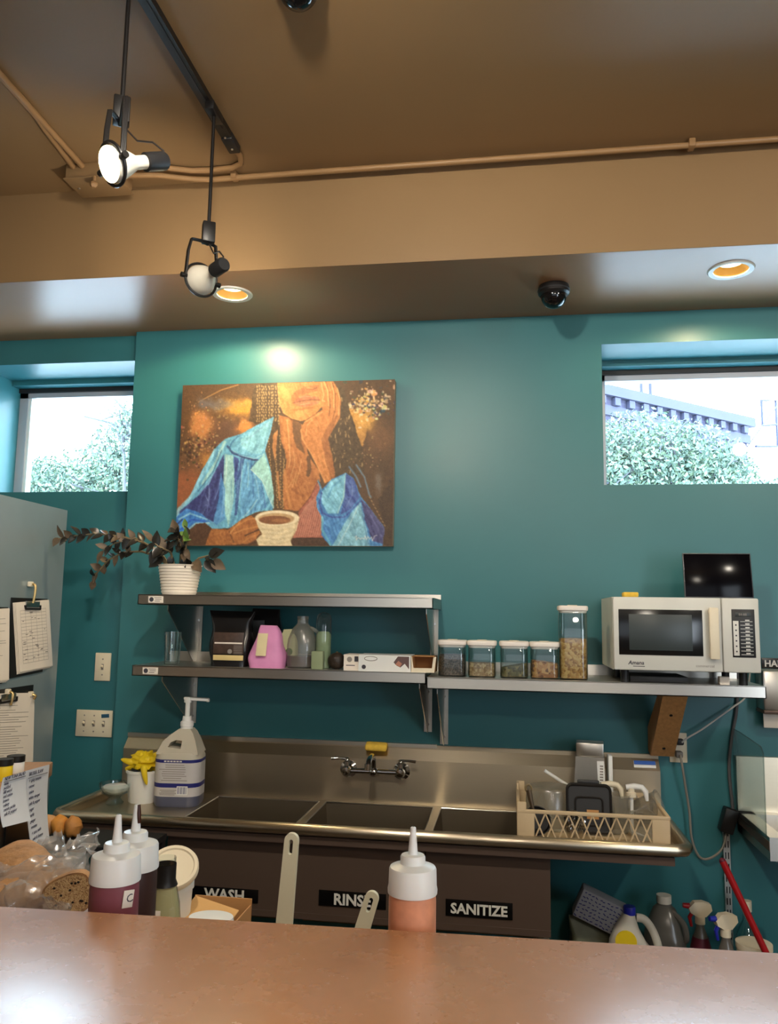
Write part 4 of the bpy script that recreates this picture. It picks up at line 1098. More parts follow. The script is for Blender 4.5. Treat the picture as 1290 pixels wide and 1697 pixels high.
# bucket with yellow rubber gloves
bk = thing('plastic_tub', 'white plastic tub on the left drainboard stuffed with yellow rubber gloves', 'tub', (-1.445, -.225, zd))
MB().lathe([(.0001, 0), (.056, 0), (.058, .004), (.068, .112), (.071, .113), (.071, .122), (.066, .123), (.064, .110), (.055, .010), (.0001, .008)], 40, cap=False).build('tub', M['white'], bk)
def crumple(name, parent, m, c, r, seed, amp=.35, n=28, flat=None, origin=None, sub=2.6, rotv=None):
    b = MB(); mm = n // 2 + 1; vs = []
    for i in range(mm):
        t = PI * i / (mm - 1)
        for k in range(n):
            a = 2 * PI * k / n; v = Vector((math.sin(t) * math.cos(a), math.sin(t) * math.sin(a), math.cos(t)))
            q = 1 + amp * (abs(noise.noise(v * sub + Vector((seed, 0, 0)))) * 2 - .6) + amp * .5 * noise.noise(v * sub * 2.7 + Vector((0, seed, 0)))
            v = Vector((v.x * r[0], v.y * r[1], v.z * r[2])) * q
            if flat is not None and v.z < flat: v.z = flat + (v.z - flat) * .05
            if rotv is not None: v = rotv @ v
            vs.append(v + Vector(c))
    fs = [[i * n + k, (i + 1) * n + k, (i + 1) * n + (k + 1) % n, i * n + (k + 1) % n] for i in range(mm - 1) for k in range(n)]
    return b.add(vs, fs).build(name, m, parent, angle=50, origin=origin)
gl = thing('rubber_gloves', 'crumpled yellow rubber gloves flopping over the rim of the white tub', 'gloves', (-1.445, -.225, zd + .1))
crumple('glove', gl, M['yellow'], (0, 0, .050), (.064, .058, .036), 3.3, .45, 32)
b = MB()
prof = []
for (x0, z0, x1, z1, wd, y) in ((-.05, .045, -.088, .062, .018, -.03), (.03, .03, .046, -.022, .018, -.073), (.035, .06, .082, .052, .016, -.02), (-.01, .06, -.015, .088, .022, -.01)):
    MB().tube(smooth_path([(x0 * .5, y * .5, z0), (x0, y, z0 + .008), ((x0 + x1) / 2, y * 1.05, (z0 + z1) / 2 + .004), (x1, y * 1.02, z1)]), [wd * .5, wd * .6, wd * .7, wd * .75, wd * .75, wd * .72, wd * .7, wd * .68, wd * .66, wd * .62, wd * .6, wd * .58, wd * .54, wd * .5, wd * .45, wd * .38, wd * .32, wd * .2, wd * .08], 10).build('glove_finger', M['yellow'], gl)
MB().box((-.012, -.060, .026), (.034, .006, .010), .002, Euler((0, .35, 0))).build('cuff_print', M['dark'], gl)
rd = tag(MB().box((0, 0, .065), (.03, .02, .13), .004).build('red_box', M['red'], origin=(-1.372, -.12, zd)), 'small red carton tucked between the white tub and the sanitizer jug', 'box')

ds = thing('glass_dish', 'small footed glass dish of white powder on the left drainboard', 'dish', (-1.535, -.285, zd))
MB().lathe([(.0001, .0), (.032, 0), (.034, .004), (.026, .012), (.020, .022), (.030, .030), (.052, .042), (.060, .062), (.061, .078), (.058, .078), (.056, .062), (.048, .046), (.026, .034), (.0001, .030)], 40, cap=False).build('bowl', M['glass'], ds)
MB().lathe([(.0001, .034), (.026, .036), (.047, .048), (.053, .062), (.040, .069), (.0001, .072)], 32, cap=False).build('white_powder', M['white'], ds)

# ================================================================== DRAINER BASKET AND ITS CONTENTS
M['basket'] = mat('beige_basket_plastic', (196, 174, 140), .5, 0, .04, 15)
bx0, bx1, by0, by1 = .020, .500, -.535, -.185
zb0 = ZD + .002
bs = thing('dish_rack', 'beige plastic basket with lattice sides on the right drainboard', 'dish rack', ((bx0 + bx1) / 2, (by0 + by1) / 2, zb0))
hx, hy, hh = (bx1 - bx0) / 2, (by1 - by0) / 2, .105
b = MB().bb((-hx, -hy, 0), (hx, hy, .006))
b.build('base', M['basket'], bs, smooth=False)
b = MB()
for s in (-1, 1):
    b.bb((-hx, s * hy - .004, 0), (hx, s * hy + .004, .012)); b.bb((s * hx - .004, -hy, 0), (s * hx + .004, hy, .012))
    b.box((0, s * hy, hh), (2 * hx + .01, .012, .012), .003); b.box((s * hx, 0, hh), (.012, 2 * hy + .01, .012), .003)
b.build('rim', M['basket'], bs)
for sx in (-1, 1):
    for sy in (-1, 1):
        b = MB().box((sx * (hx - .025), sy * hy, .055), (.055, .009, .11), .003).box((sx * hx, sy * (hy - .025), .055), (.009, .055, .11), .003)
        if sx < 0: b.box((sx * (hx - .012), sy * hy, .085), (.028, .010, .10), .004).box((sx * hx, sy * (hy - .02), .085), (.010, .05, .10), .004)
        b.build('corner_post', M['basket'], bs)
def lattice(fixed, ax, L, z0, z1, n):
    b = MB(); st = L / n
    for k in range(n):
        for s in (0, 1):
            u0, u1 = -L / 2 + k * st, -L / 2 + (k + 1) * st
            if s: u0, u1 = u1, u0
            p = (u0, fixed, z0) if ax == 'x' else (fixed, u0, z0); q = (u1, fixed, z1) if ax == 'x' else (fixed, u1, z1)
            b.cyl(p, q, .0028, n=6)
    return b
for s in (-1, 1):
    stuff(lattice(s * hy, 'x', 2 * hx - .10, .012, hh - .004, 10).build('lattice_side', M['basket'], bs))
    stuff(lattice(s * hx, 'y', 2 * hy - .10, .012, hh - .004, 9).build('lattice_end', M['basket'], bs))
zi = zb0 + .007
ct = thing('round_container', 'large cloudy round container lying upside down in the dish rack', 'container', (.135, -.295, zi))
MB().lathe([(.098, 0), (.098, .006), (.092, .010), (.084, .125), (.078, .134), (.0001, .136)], 48, cap=False).build('tub', M['milky'], ct)
MB().lathe([(.100, .0), (.102, .004), (.098, .010)], 48, cap=False).build('rolled_lip', M['milky'], ct)
bc = thing('black_food_pan', 'black plastic lid pan with raised rim tilted up in the dish rack', 'pan', (.262, -.395, zi + .003))
rt = Euler((-.20, 0, -.03)).to_matrix()
def rotb(pts): return [rt @ Vector(p) for p in pts]
def flatring(w, h, r, y): return [rt @ Vector((x, y, z + h / 2)) for x, z in rrect(w, h, r)]
b = loft([flatring(.150, .158, .022, .0), flatring(.156, .164, .024, -.010), flatring(.152, .160, .022, -.014)])
b.build('pan', M['dark'], bc)
b = MB(); rr = [rt @ Vector((x, -.014, z + .081)) for x, z in rrect(.146, .152, .02)]; b.tube(rr, .005, 6, closed=True); b.build('raised_rim', M['black'], bc)
b = MB(); rr = [rt @ Vector((x, -.015, z + .072)) for x, z in rrect(.092, .090, .014)]; b.tube(rr, .004, 6, closed=True); b.build('inner_ridge', M['black'], bc)
MB().box(rt @ Vector((0, -.004, .168)), (.075, .012, .014), .004, rt).build('lift_tab', M['dark'], bc)
MB().box(rt @ Vector((.012, -.0155, .062)), (.040, .001, .030), .0003, rt).build('worn_sticker', M['card'], bc)
sc_ = thing('steel_scourer', 'ball of curly steel scouring wire in the dish rack', 'scourer', (.205, -.492, zi))
b = MB(); pts = []
for k in range(420):
    a = k * .71; t = k / 420
    v = Vector((math.sin(a * 1.3) * math.cos(a * .37), math.sin(a * 1.3) * math.sin(a * .37), math.cos(a * 1.3))) * (.032 + .006 * math.sin(k * 1.9))
    pts.append(v + Vector((0, 0, .060)))
b.tube(pts, .0018, 4); stuff(b.build('wire_curls', M['chrome'], sc_))
MB().ball((0, 0, .030), (.030, .028, .030), 12, jit=.3).build('lower_wire_ball', M['steel'], sc_)
sk = thing('small_skillet', 'small black skillet standing on edge with a brown handle, at the rack front', 'skillet', (.082, -.455, zi + .0))
rs_ = Matrix.Rotation(PI / 2 - .25, 3, 'X')
MB().lathe([(.0001, -.008), (.038, -.008), (.046, .004), (.048, .012), (.045, .012), (.040, -.002), (.0001, -.003)], 32, (0, 0, .050), rot=rs_, cap=False).build('pan', M['black'], sk)
MB().tube([(-.012, -.010, .088), (-.020, -.006, .118), (-.026, .0, .150)], [.006, .008, .009], 8).build('handle', mat('bronze_handle', (92, 78, 62), .4, .6), sk)
hl = MB(); hl.tube([Vector((-.027, .001, .155)) + Vector((.010 * math.cos(a), .002, .012 * math.sin(a))) for a in np.linspace(0, 2 * PI, 16, endpoint=False)], .004, 6, closed=True); hl.build('hanging_loop', M['stem'], sk)
ladl = tag(MB().tube([(0, 0, 0), (.09, .01, -.055), (.16, .02, -.11)], .006, 8).build('plastic_straw_tube', M['white'], origin=tuple(on_y(903, 1277, -.22))), 'white plastic tube slanting up behind the round container', 'tube')
# steel towel box behind
tb = thing('paper_towel_box', 'brushed steel box with a label strip standing behind the dish rack', 'steel box', (.292, -.1255, zb0 - .001 + .004), -.10)
bb_ = Matrix.Rotation(-.03, 3, 'Y')
b = MB().prism([(-.066, 0), (.060, 0), (.052, .225), (-.052, .225)], 'y', -.045, .045); b.build('case', M['steel_v'], tb, smooth=False)
MB().box((0, 0, .250), (.100, .080, .05), .003).build('top_block', M['steel'], tb)
MB().box((.0405, -.0456, .135), (.026, .001, .155), .0002, Euler((0, -.035, 0))).build('label_strip', M['white'], tb)
b = MB()
for k in range(13): b.box((.0405 + (k - 6) * .0002, -.0463, .075 + k * .010), (.012, .0004, .005))
stuff(b.build('label_letters', M['ink_grey'], tb, smooth=False))
text('lettering', 'TORK', .018, M['ink'], tb, (-.030, -.0458, .075), FACE)
bpn = tag(MB().box((0, 0, .115), (.016, .05, .23), .004).build('white_cutting_sheet', M['white'], origin=(.368, -.095, ZD)), 'white plastic sheet on edge right of the steel box', 'plastic sheet')
M['clear_dome'] = clear('clear_deli_plastic', (228, 228, 222), .3, .08, .18)
def deli(label, loc, r0, r1, h, rot):
    t = thing('deli_cup', label, 'cup', loc, 0, 'clear cups in the dish rack')
    MB().lathe([(.0001, 0), (r0, 0), (r1, h), (r1 + .004, h), (r1 + .004, h + .004)], 32, rot=Euler(rot).to_matrix(), cap=False).build('cup', M['clear_dome'], t)
    return t
deli('clear plastic bowl behind the black pan, tipped on its side', (.372, -.255, zi + .058), .040, .056, .06, (1.1, 0, .4))
deli('clear plastic cup lying at the rack front below the white nozzles', (.400, -.40, zi + .052), .034, .050, .10, (1.45, 0, .3))
deli('clear plastic cup at the far end of the dish rack', (.432, -.27, zi + .056), .036, .050, .09, (.3, 1.2, 0))
deli('tall clear beaker standing behind the white nozzles', (.362, -.345, zi + .001), .036, .042, .125, (0, 0, 0))
for k, (x, y, l) in enumerate(((.332, -.31, 'white pump nozzle nearest the black pan in the dish rack'), (.412, -.335, 'white pump nozzle with a drop spout at the end of the dish rack'))):
    t = thing('pump_nozzle', l, 'nozzle', (x, y, zi + .001))
    MB().cyl((0, 0, 0), (0, 0, .13), .007, n=12).build('dip_tube', M['white'], t)
    MB().lathe([(.017, .118), (.017, .132), (.011, .135), (.011, .148)], 20).build('collar', M['ivory'], t)
    MB().tube([(-.018, 0, .150), (.01, 0, .154), (.036, -.004, .152), (.048, -.006, .138), (.052, -.006, .108)], [.009, .011, .010, .010, .006], 10).build('spout', M['white'] if k else M['ivory'], t)

# ================================================================== ITEMS ON THE WALL SHELVES
z2 = 1.440; z3 = 1.425
gt = thing('drinking_glass', 'tall clear drinking glass at the left end of the middle shelf', 'glass', (-1.338, -.262, z2))
MB().lathe([(.0001, 0), (.028, 0), (.030, .003), (.034, .128), (.031, .128), (.027, .010), (.0001, .009)], 36, cap=False).build('tumbler', M['glass'], gt)
M['bag_black'] = mat('black_foil_bag', (20, 18, 18), .28, 0, .2, 20, .5, 25)
M['bag_brown'] = mat('brown_window_of_bag', (74, 58, 50), .3, 0, .3, 40, .4, 60)
def bag(name, label, loc, w, d, h, m, seed, topw=.85, rz=0, fold=.0):
    t = thing(name, label, 'bag', loc, rz)
    rings = []
    n = 14
    for i in range(n + 1):
        q = i / n; z = h * q
        ww = w * (1 - (1 - topw) * q ** 2) * (1 - .06 * math.sin(q * PI * 3 + seed)); dd = d * (1 - .85 * q ** 2.2)
        rr = []
        for x, y in rrect(ww, max(dd, .012), max(.004, min(dd, ww) * .3), 5):
            p = Vector((x, y, z)); nz = noise.noise(p * 18 + Vector((seed, seed, 0)))
            p.y += (.10 * dd + .003) * nz * min(1, q * 4); p.x += .008 * noise.noise(p * 14 + Vector((0, seed, 3))) * min(1, q * 4)
            if q > .9: p.z += .012 * noise.noise(Vector((x * 20, seed, 0))); p.y -= fold * (q - .9) * 10
            rr.append(p)
        rings.append(rr)
    loft(rings).build('bag', m, t, angle=35)
    return t
g1 = bag('coffee_bag', 'black foil bag with a brown window and cream label on the middle shelf', (-1.092, -.265, z2), .155, .085, .215, M['bag_black'], 1.3, 1.12, .0)
MB().box((.003, -.0435, .090), (.122, .003, .082), .001).build('window', M['bag_brown'], g1)
MB().box((.003, -.0455, .090), (.112, .0015, .006), .0003).build('stripe', M['paper'], g1)
MB().box((.004, -.0450, .034), (.122, .003, .020), .003).build('label', mat('cream_label', (214, 190, 130), .5), g1)
MB().cyl((.010, -.0455, .058), (.010, -.0468, .058), .009, n=20).build('seal_mark', M['ink_grey'], g1)
b = MB()
for k in range(6): b.box((.042, -.0458, .080 - k * .006), (.034, .0006, .0022))
stuff(b.build('print', M['ink_grey'], g1, smooth=False))
g2 = bag('black_bag', 'plain black bag slumped behind the pink bag on the middle shelf', (-.985, -.165, z2), .135, .08, .225, M['bag_black'], 5.1, .9)
MB().box((-.020, -.030, .145), (.050, .004, .07), .001, Euler((.28, 0, 0))).build('grey_patch', mat('charcoal_patch', (58, 60, 60), .5), g2)
g3 = bag('pink_bag', 'pink paper bag with a cream label on the middle shelf', (-.935, -.285, z2), .138, .10, .160, mat('pink_bag_paper', (214, 140, 186), .55, 0, .06, 20, .4, 25), 2.2, .42)
MB().box((-.012, -.047, .088), (.040, .002, .088), .0006, Euler((-.26, 0, 0))).build('label', mat('cream_paper', (220, 204, 160), .6), g3)
b = MB()
for k in range(8): b.box((-.012, -.0525 + k * .0025, .054 + k * .0095), (.030, .0008, .0024), 0, Euler((-.26, 0, 0)))
stuff(b.build('label_print', M['ink_grey'], g3, smooth=False))
g4 = bag('green_labelled_pouch', 'pale pouch with a green mark half hidden behind the pink bag', (-.872, -.225, z2), .075, .06, .150, mat('pale_pouch', (190, 190, 150), .5, 0, .1), 4.4, .5)
MB().cyl((.012, -.031, .06), (.012, -.033, .06), .014, n=18).build('green_mark', M['leaf_green'], g4)
# syrup jug
jg = thing('syrup_jug', 'clear plastic jug with dark syrup in the bottom on the middle shelf', 'jug', (-.808, -.255, z2))
MB().lathe([(.0001, 0), (.050, 0), (.056, .006), (.057, .085), (.054, .110), (.038, .150), (.0205, .170), (.0205, .190), (.019, .190)], 40, sq=2.6, cap=False).build('body', M['milky'], jg)
MB().lathe([(.0001, .003), (.050, .003), (.0545, .008), (.0545, .046), (.0001, .047)], 36, sq=2.6, cap=False).build('syrup', mat('dark_syrup', (62, 34, 30), .2), jg)
MB().lathe([(.022, .184), (.022, .198), (.0001, .199)], 28, cap=False).build('cap', M['milky'], jg)
MB().tube(smooth_path([(.036, -.02, .155), (.064, -.01, .135), (.066, 0, .105), (.056, 0, .095)]), .007, 8).build('handle', M['milky'], jg)
# green sprouting tube
tbx = thing('clear_tube', 'tall clear domed tube half filled with green powder on the shelf', 'canister', (-.722, -.262, z2))
MB().lathe([(.0001, 0), (.030, 0), (.031, .003), (.031, .185), (.027, .203), (.016, .213), (.0001, .216)], 32, cap=False).build('tube', M['clear'], tbx)
MB().lathe([(.0001, .002), (.029, .002), (.029, .128), (.020, .140), (.0001, .142)], 28, cap=False).build('green_powder', mat('green_powder', (142, 156, 122), .8, 0, .1, 30), tbx)
gf = tag(MB().box((0, 0, .034), (.045, .03, .068), .004).build('green_packet', mat('green_packet', (138, 150, 116), .6, 0, .1), origin=(-.7275, -.325, z2)), 'small green packet in front of the clear domed tube', 'packet')
av = thing('avocado', 'dark ripe avocado next to the green packet on the middle shelf', 'avocado', (-.663, -.285, z2))
MB().ball((0, 0, .031), (.034, .030, .032), 24, jit=.08, seed=2).build('fruit', mat('avocado_skin', (44, 34, 26), .5, 0, .4, 60, .6, 90), av)
MB().cyl((0, 0, .061), (.002, 0, .066), .004).build('stem', M['stem'], av)
# boxes
g5 = thing('small_carton', 'small white printed carton between the avocado and the glove box', 'box', (-.597, -.275, z2))
MB().bb((-.030, -.05, 0), (.030, .05, .058)).build('carton', M['paper'], g5, smooth=False)
MB().cyl((-.008, -.0502, .040), (-.008, -.0508, .040), .010, n=18).build('print_ring', M['ink_grey'], g5)
b = MB().box((.018, -.0505, .042), (.014, .0006, .02)).box((-.004, -.0505, .018), (.034, .0006, .003)); stuff(b.build('print', M['ink'], g5, smooth=False))
g6 = thing('glove_box', 'long white glove box with a hand picture on the middle shelf', 'box', (-.468, -.285, z2))
MB().bb((-.098, -.06, 0), (.098, .06, .060)).build('carton', M['white'], g6, smooth=False)
b = MB().lathe([(.0001, 0), (.024, 0)], 28, (-.052, -.0603, .046), sy=.36, rot=Matrix.Rotation(PI / 2, 3, 'X'), cap=False); 
E_ = [(-.052 + .024 * math.cos(a), -.0605, .046 + .008 * math.sin(a)) for a in np.linspace(0, 2 * PI, 24, endpoint=False)]
MB().tube(E_, .0012, 4, closed=True).build('oval_mark', M['ink_grey'], g6)
MB().cyl((-.078, -.0601, .015), (-.078, -.0608, .015), .008, n=18).build('round_mark', M['ink'], g6)
b = MB().prism([(.034, .034), (.050, .056), (.092, .056), (.092, .010), (.076, .030), (.060, .016), (.046, .022)], 'y', -.0606, -.0601); b.build('hand_picture', mat('print_mauve', (96, 74, 72), .6), g6, smooth=False)
MB().prism([(.040, .026), (.052, .040), (.066, .030), (.058, .018)], 'y', -.0610, -.0606).build('picture_skin', mat('print_skin', (176, 120, 100), .6), g6, smooth=False)
g7 = thing('open_carton', 'open brown carton lying with its mouth out at the shelf end', 'box', (-.325, -.285, z2 - .0))
b = MB().bb((-.040, .056, .0), (.040, .06, .058)).bb((-.043, -.06, .0), (-.039, .06, .058)).bb((.039, -.06, .0), (.043, .06, .058)).bb((-.043, -.06, 0), (.043, .06, .004)).bb((-.043, -.02, .055), (.043, .06, .058))
b.build('carton', M['card'], g7, smooth=False)
MB().prism([(-.043, .0), (.043, 0), (.048, .040), (.050, .058), (.040, .056), (.034, .016), (-.034, .016), (-.040, .056), (-.043, .058)], 'y', -.0635, -.0605).build('torn_front', M['ivory'], g7, smooth=False)

# jars on the long shelf
M['lid'] = mat('white_jar_lid', (226, 218, 210), .4)
def jar(label, x, w, h, fill, fm, name='food_jar', cat='jar', group='lidded jars on the long shelf', slope=0.0):
    t = thing(name, label, cat, (x, -.262, z3), 0, group)
    r = w / 2; q = 5.0
    MB().lathe([(.0001, 0), (r * .94, 0), (r, .005), (r, h - .030), (r * .97, h - .026), (r * .97, h - .02), (r * .94, h - .02), (r * .94, h - .03), (r * .965, .006), (.0001, .004)], 40, sq=q, cap=False).build('jar', M['clear'], t)
    ft = .005 + fill
    prof = [(.0001, .005), (r * .93, .005), (r * .945, .01), (r * .945, ft - .004), (r * .90, ft), (.0001, ft + .003)]
    o = MB().lathe(prof, 40, sq=q, cap=False)
    if slope:
        o.v = [(v[0], v[1], v[2] + (slope * v[0] / r if v[2] > ft - .006 else 0)) for v in o.v]
    o.build('contents', fm, t)
    MB().lathe([(.0001, h - .027), (r * .93, h - .027), (r * .97, h - .019), (r * 1.05, h - .017), (r * 1.07, h - .006), (r * 1.03, h - .001), (r * .9, h), (.0001, h)], 40, sq=q, cap=False).build('lid', M['lid'], t)
    MB().box((0, 0, h + .001), (w * .34, .018, .003), .001).build('lid_button', M['ivory'], t)
    return t
jx = [(-.2215, 'chia'), (-.1105, 'oat'), (.0085, 'seed'), (.1195, 'nut')]
chia = speckle('dark_chia_seed', [(70, 58, 50), (110, 92, 78), (52, 44, 40), (92, 78, 66)], 260, .7)
oats = speckle('pale_rolled_oat', [(190, 156, 112), (168, 132, 90), (206, 176, 132), (150, 116, 78)], 130, .8)
pump = speckle('green_pumpkin_seed', [(112, 102, 62), (92, 88, 52), (140, 124, 78), (78, 72, 46)], 120, .7)
nuts = speckle('chopped_orange_nut', [(200, 140, 80), (170, 108, 58), (216, 164, 104), (120, 74, 44)], 100, .7)
puff = speckle('golden_puffed_grain', [(214, 164, 92), (196, 142, 74), (226, 182, 114), (170, 118, 62)], 120, .7)
jar('lidded jar mostly full of dark chia seed, first of the row', jx[0][0], .104, .134, .074, chia)
jar('lidded jar a third full of pale oats, next to the chia jar', jx[1][0], .104, .134, .046, oats, slope=-.001)
jar('lidded jar with a low heap of green pumpkin seeds', jx[2][0], .104, .134, .040, pump, slope=.010)
jar('lidded jar with chopped orange nuts beside the tall canister', jx[3][0], .104, .134, .056, nuts, slope=-.006)
jar('tall square canister half full of golden puffed grain beside the microwave', .2235, .104, .268, .142, puff, 'tall_canister', 'canister')

# ================================================================== MICROWAVE, TABLET
mw = thing('microwave', 'white commercial microwave with black door window on the long shelf', 'microwave', (.598, -.40, z3))
mwx, mwd, z0_, z1_ = .2445, .365, .046, .300
MB().bb((-mwx, .02, z0_), (mwx, mwd, z1_)).build('case', M['white_metal'], mw, smooth=False)
MB().box((-.062, .010, (z0_ + z1_) / 2), (.364, .024, z1_ - z0_), .006).build('door', M['white_metal'], mw)
MB().box((.183, .010, (z0_ + z1_) / 2), (.122, .024, z1_ - z0_), .006).build('control_housing', M['white_metal'], mw)
MB().box((-.085, -.003, .178), (.282, .003, .158), .0012).build('door_glass', mat('dark_door_glass', (12, 14, 16), .18, spec=.6), mw)
MB().box((-.085, -.0052, .178), (.212, .001, .124), .0003).build('door_screen', mat('grey_door_screen', (50, 58, 58), .35), mw)
hd = MB().box((.090, -.020, .178), (.032, .012, .176), .004).build('handle', M['ivory'], mw)
for z in (.104, .252): MB().box((.090, -.008, z), (.030, .024, .014), .003).build('handle_foot', M['ivory'], hd)
MB().box((.190, -.003, .180), (.075, .003, .164), .0010).build('control_panel', M['black'], mw)
MB().box((.190, -.0048, .244), (.050, .001, .014), .0003).build('display', mat('display_grey', (46, 50, 48), .3), mw)
text('display_digits', '88:88', .012, M['ink_grey'], mw, (.175, -.0056, .240), FACE)
MB().box((.165, -.0050, .163), (.018, .0012, .118), .0005).build('key_strip', M['sign_white'], mw)
for k in range(6): MB().box((.165, -.0058, .208 - k * .018), (.005, .0006, .005), .0001).build('key_mark', M['ink'], mw)
for k in range(10):
    MB().box((.200, -.0048, .220 - k * .0125), (.040, .0008, .0018), .0002).build('key_underline', M['sign_white'], mw)
    MB().box((.203, -.0048, .2245 - k * .0125), (.014, .0008, .004), .0002).build('key_label', M['sign_white'], mw)
text('logo', 'Amana', .019, M['ink'], mw, (-.196, -.0026, .066), FACE, .0004, shear=.2)
MB().box((-.160, -.0024, .060), (.040, .0006, .0022)).build('logo_underline', M['ink'], mw, smooth=False)
text('model_mark', 'commercial', .013, M['ink_grey'], mw, (.030, -.0026, .062), FACE)
for x in (-.20, .20):
    for y in (.06, .30): MB().cyl((x, y, 0), (x, y, z0_ + .002), .014, n=16).build('foot', M['dark'], mw)
gdg = tag(MB().box((0, 0, .014), (.034, .03, .028), .003).build('sauce_packet', M['paper'], origin=(.735, -.33, z3)), 'small white sauce packet pushed under the microwave corner', 'packet')
for k, (x, w, l) in enumerate(((.515, .20, 'dark flat tray pushed under the microwave'),)):
    tag(MB().box((0, 0, .012), (w, .20, .022), .004).build('flat_tray', M['dark'], origin=(x, -.24, z3)), l, 'tray')
spm = tag(MB().box((0, 0, .008), (.052, .05, .017), .004).build('sponge', M['sponge'], origin=(.420, -.355, z3 + z1_ + .001)), 'yellow sponge on top of the microwave', 'sponge')
tab = thing('tablet', 'black tablet screen propped up on top of the microwave', 'tablet', (.750, -.245, z3 + z1_ + .001))
rt2 = Euler((-.14, 0, 0)).to_matrix()
MB().box(rt2 @ Vector((0, 0, .086)), (.242, .008, .168), .0038, rt2, seg=3).build('shell', mat('tablet_rim', (92, 94, 98), .35, .7), tab)
MB().box(rt2 @ Vector((0, -.0043, .086)), (.234, .0012, .160), .0005, rt2).build('screen', mat('dark_screen', (9, 8, 12), .14, spec=.12), tab)
MB().box(Vector((0, .050, .055)), (.08, .006, .125), .001, Euler((.42, 0, 0))).build('stand', M['dark'], tab)

# ================================================================== RIGHT-HAND WALL
hs = sign('HAND SINK', 1262, 1090, 1400, 1111, -.002, .034, 'black HAND sign above the towel dispenser, cut off by the frame', .30, True)
tdp = thing('towel_dispenser', 'stainless paper towel dispenser under the HAND sign', 'dispenser', (1.075, 0, 1.315))
MB().box((0, -.052, .075), (.29, .10, .148), .008).build('cabinet', M['steel'], tdp)
MB().box((0, -.052, -.004), (.292, .104, .014), .004).build('lower_lip', M['steel_dark'], tdp)
MB().box((0, -.055, -.036), (.27, .004, .06), .001).build('paper_towel', M['paper'], tdp)
# hand sink with clear splash guard
hk = thing('hand_sink', 'small stainless hand sink at the right edge with its own backsplash', 'sink', (1.08, 0, .86)); 
hw2 = .235
b = MB().bb((-hw2, -.40, .0), (hw2, -.34, .075)).bb((-hw2, -.34, .0), (-hw2 + .05, -.01, .075)).bb((hw2 - .05, -.34, 0), (hw2, -.01, .075)).bb((-hw2, -.07, 0), (hw2, -.01, .075))
b.build('rim', M['steel'], hk, smooth=False)
b = MB().bb((-hw2 + .05, -.35, -.03), (hw2 - .03, -.05, .002)); b.build('basin', M['steel'], hk, smooth=False)
MB().bb((-hw2, -.022, .075), (hw2, -.001, .275)).build('backsplash', M['steel_warm'], hk, smooth=False)
fx = .06
MB().tube(smooth_path([(fx, -.05, .075), (fx, -.05, .21), (fx, -.10, .25), (fx, -.17, .22)]), .010, 10).build('faucet', M['chrome'], hk)
MB().prism([(-.002, .90 - .86), (-.38, .93 - .86), (-.385, 1.205 - .86), (-.36, 1.222 - .86), (-.10, 1.235 - .86), (-.002, 1.235 - .86)], 'x', -hw2 - .007, -hw2 - .002).build('splash_guard', M['acrylic'], hk, smooth=False)
MB().tube([(-hw2 - .0045, -.002, .375), (-hw2 - .0045, -.10, .375), (-hw2 - .0045, -.36, .362), (-hw2 - .0045, -.385, .345), (-hw2 - .0045, -.38, .07)], .0022, 6).build('guard_edge', M['acrylic'], hk)
MB().bb((-hw2 - .002, -.40, .03), (-hw2, -.01, .06)).build('side_strip', M['steel_dark'], hk, smooth=False)
# slotted upright
ur0, ur1 = on_y(1206, 1365, -.012), on_y(1193, 1530, -.012)
ur = thing('slotted_upright', 'slotted metal shelf upright on the wall under the hand sink', 'upright', (.800, 0, .36))
MB().bb((-.012, -.020, 0), (.012, -.001, .56)).build('rail', M['steel'], ur, smooth=False)
for k in range(13):
    for sx in (-.005, .005): MB().box((sx, -.0202, .04 + k * .041), (.004, .0012, .024)).build('slot', M['black'], ur, smooth=False)
MB().box((.006, -.030, .54), (.05, .05, .09), .006, Euler((0, .3, 0))).build('bracket_clamp', M['black'], ur)
bmp, bmq = on_y(1198, 1427, -.415), on_y(1262, 1562, -.425)
dq = (bmq - bmp)
br = thing('broom', 'red broom handle slanting beside the slotted upright', 'broom', tuple(bmp + dq * 3.3)); br['world_parts'] = 1
MB().tube([bmp, bmp + dq * 3.3], .011, 12).build('handle', M['red'], br)
MB().ball(bmp, .011, 10).build('handle_tip', M['maroon'], br)

# ================================================================== CLEANING BOTTLES UNDER THE HAND SINK
zs = .368
st_ = thing('storage_shelf', 'low dark shelf carrying the cleaning bottles right of the sink', 'shelf', (.62, -.22, zs))
MB().bb((-.50, -.17, -.02), (.52, .17, 0)).build('board', M['dark'], st_, smooth=False)
for sx in (-.48, .50):
    for sy in (-.15, .15): MB().bb((sx - .015, sy - .015, -zs), (sx + .015, sy + .015, -.02)).build('leg', M['dark'], st_, smooth=False)
nb = bag('green_bag', 'dull green and tan packet leaning under the patterned napkin pack', (.275, -.22, zs), .15, .10, .22, mat('olive_packet', (96, 98, 78), .5, 0, .35, 14), 8.0, .95, .1)
nk = thing('napkin_pack', 'pack of napkins with blue scribble print tilted on the packet', 'napkins', tuple(on_y(994, 1507, -.26)), 0)
rk = Euler((.1, .40, 0)).to_matrix()
MB().box((0, 0, 0), (.165, .06, .105), .006, rk).build('pack', mat('grey_white_wrap', (150, 152, 160), .5, 0, .05), nk)
b = MB(); r2 = random.Random(2)
for rr_ in range(7):
    for k in range(11):
        u = -.072 + k * .0145 + r2.uniform(-.003, .003); w = .042 - rr_ * .014 + r2.uniform(-.002, .002)
        b.box(rk @ Vector((u, -.0306, w)), (r2.uniform(.006, .011), .0006, .003), 0, rk @ Matrix.Rotation(r2.uniform(-.5, .5), 3, 'Y'))
stuff(b.build('blue_print', M['navy'], nk, smooth=False))
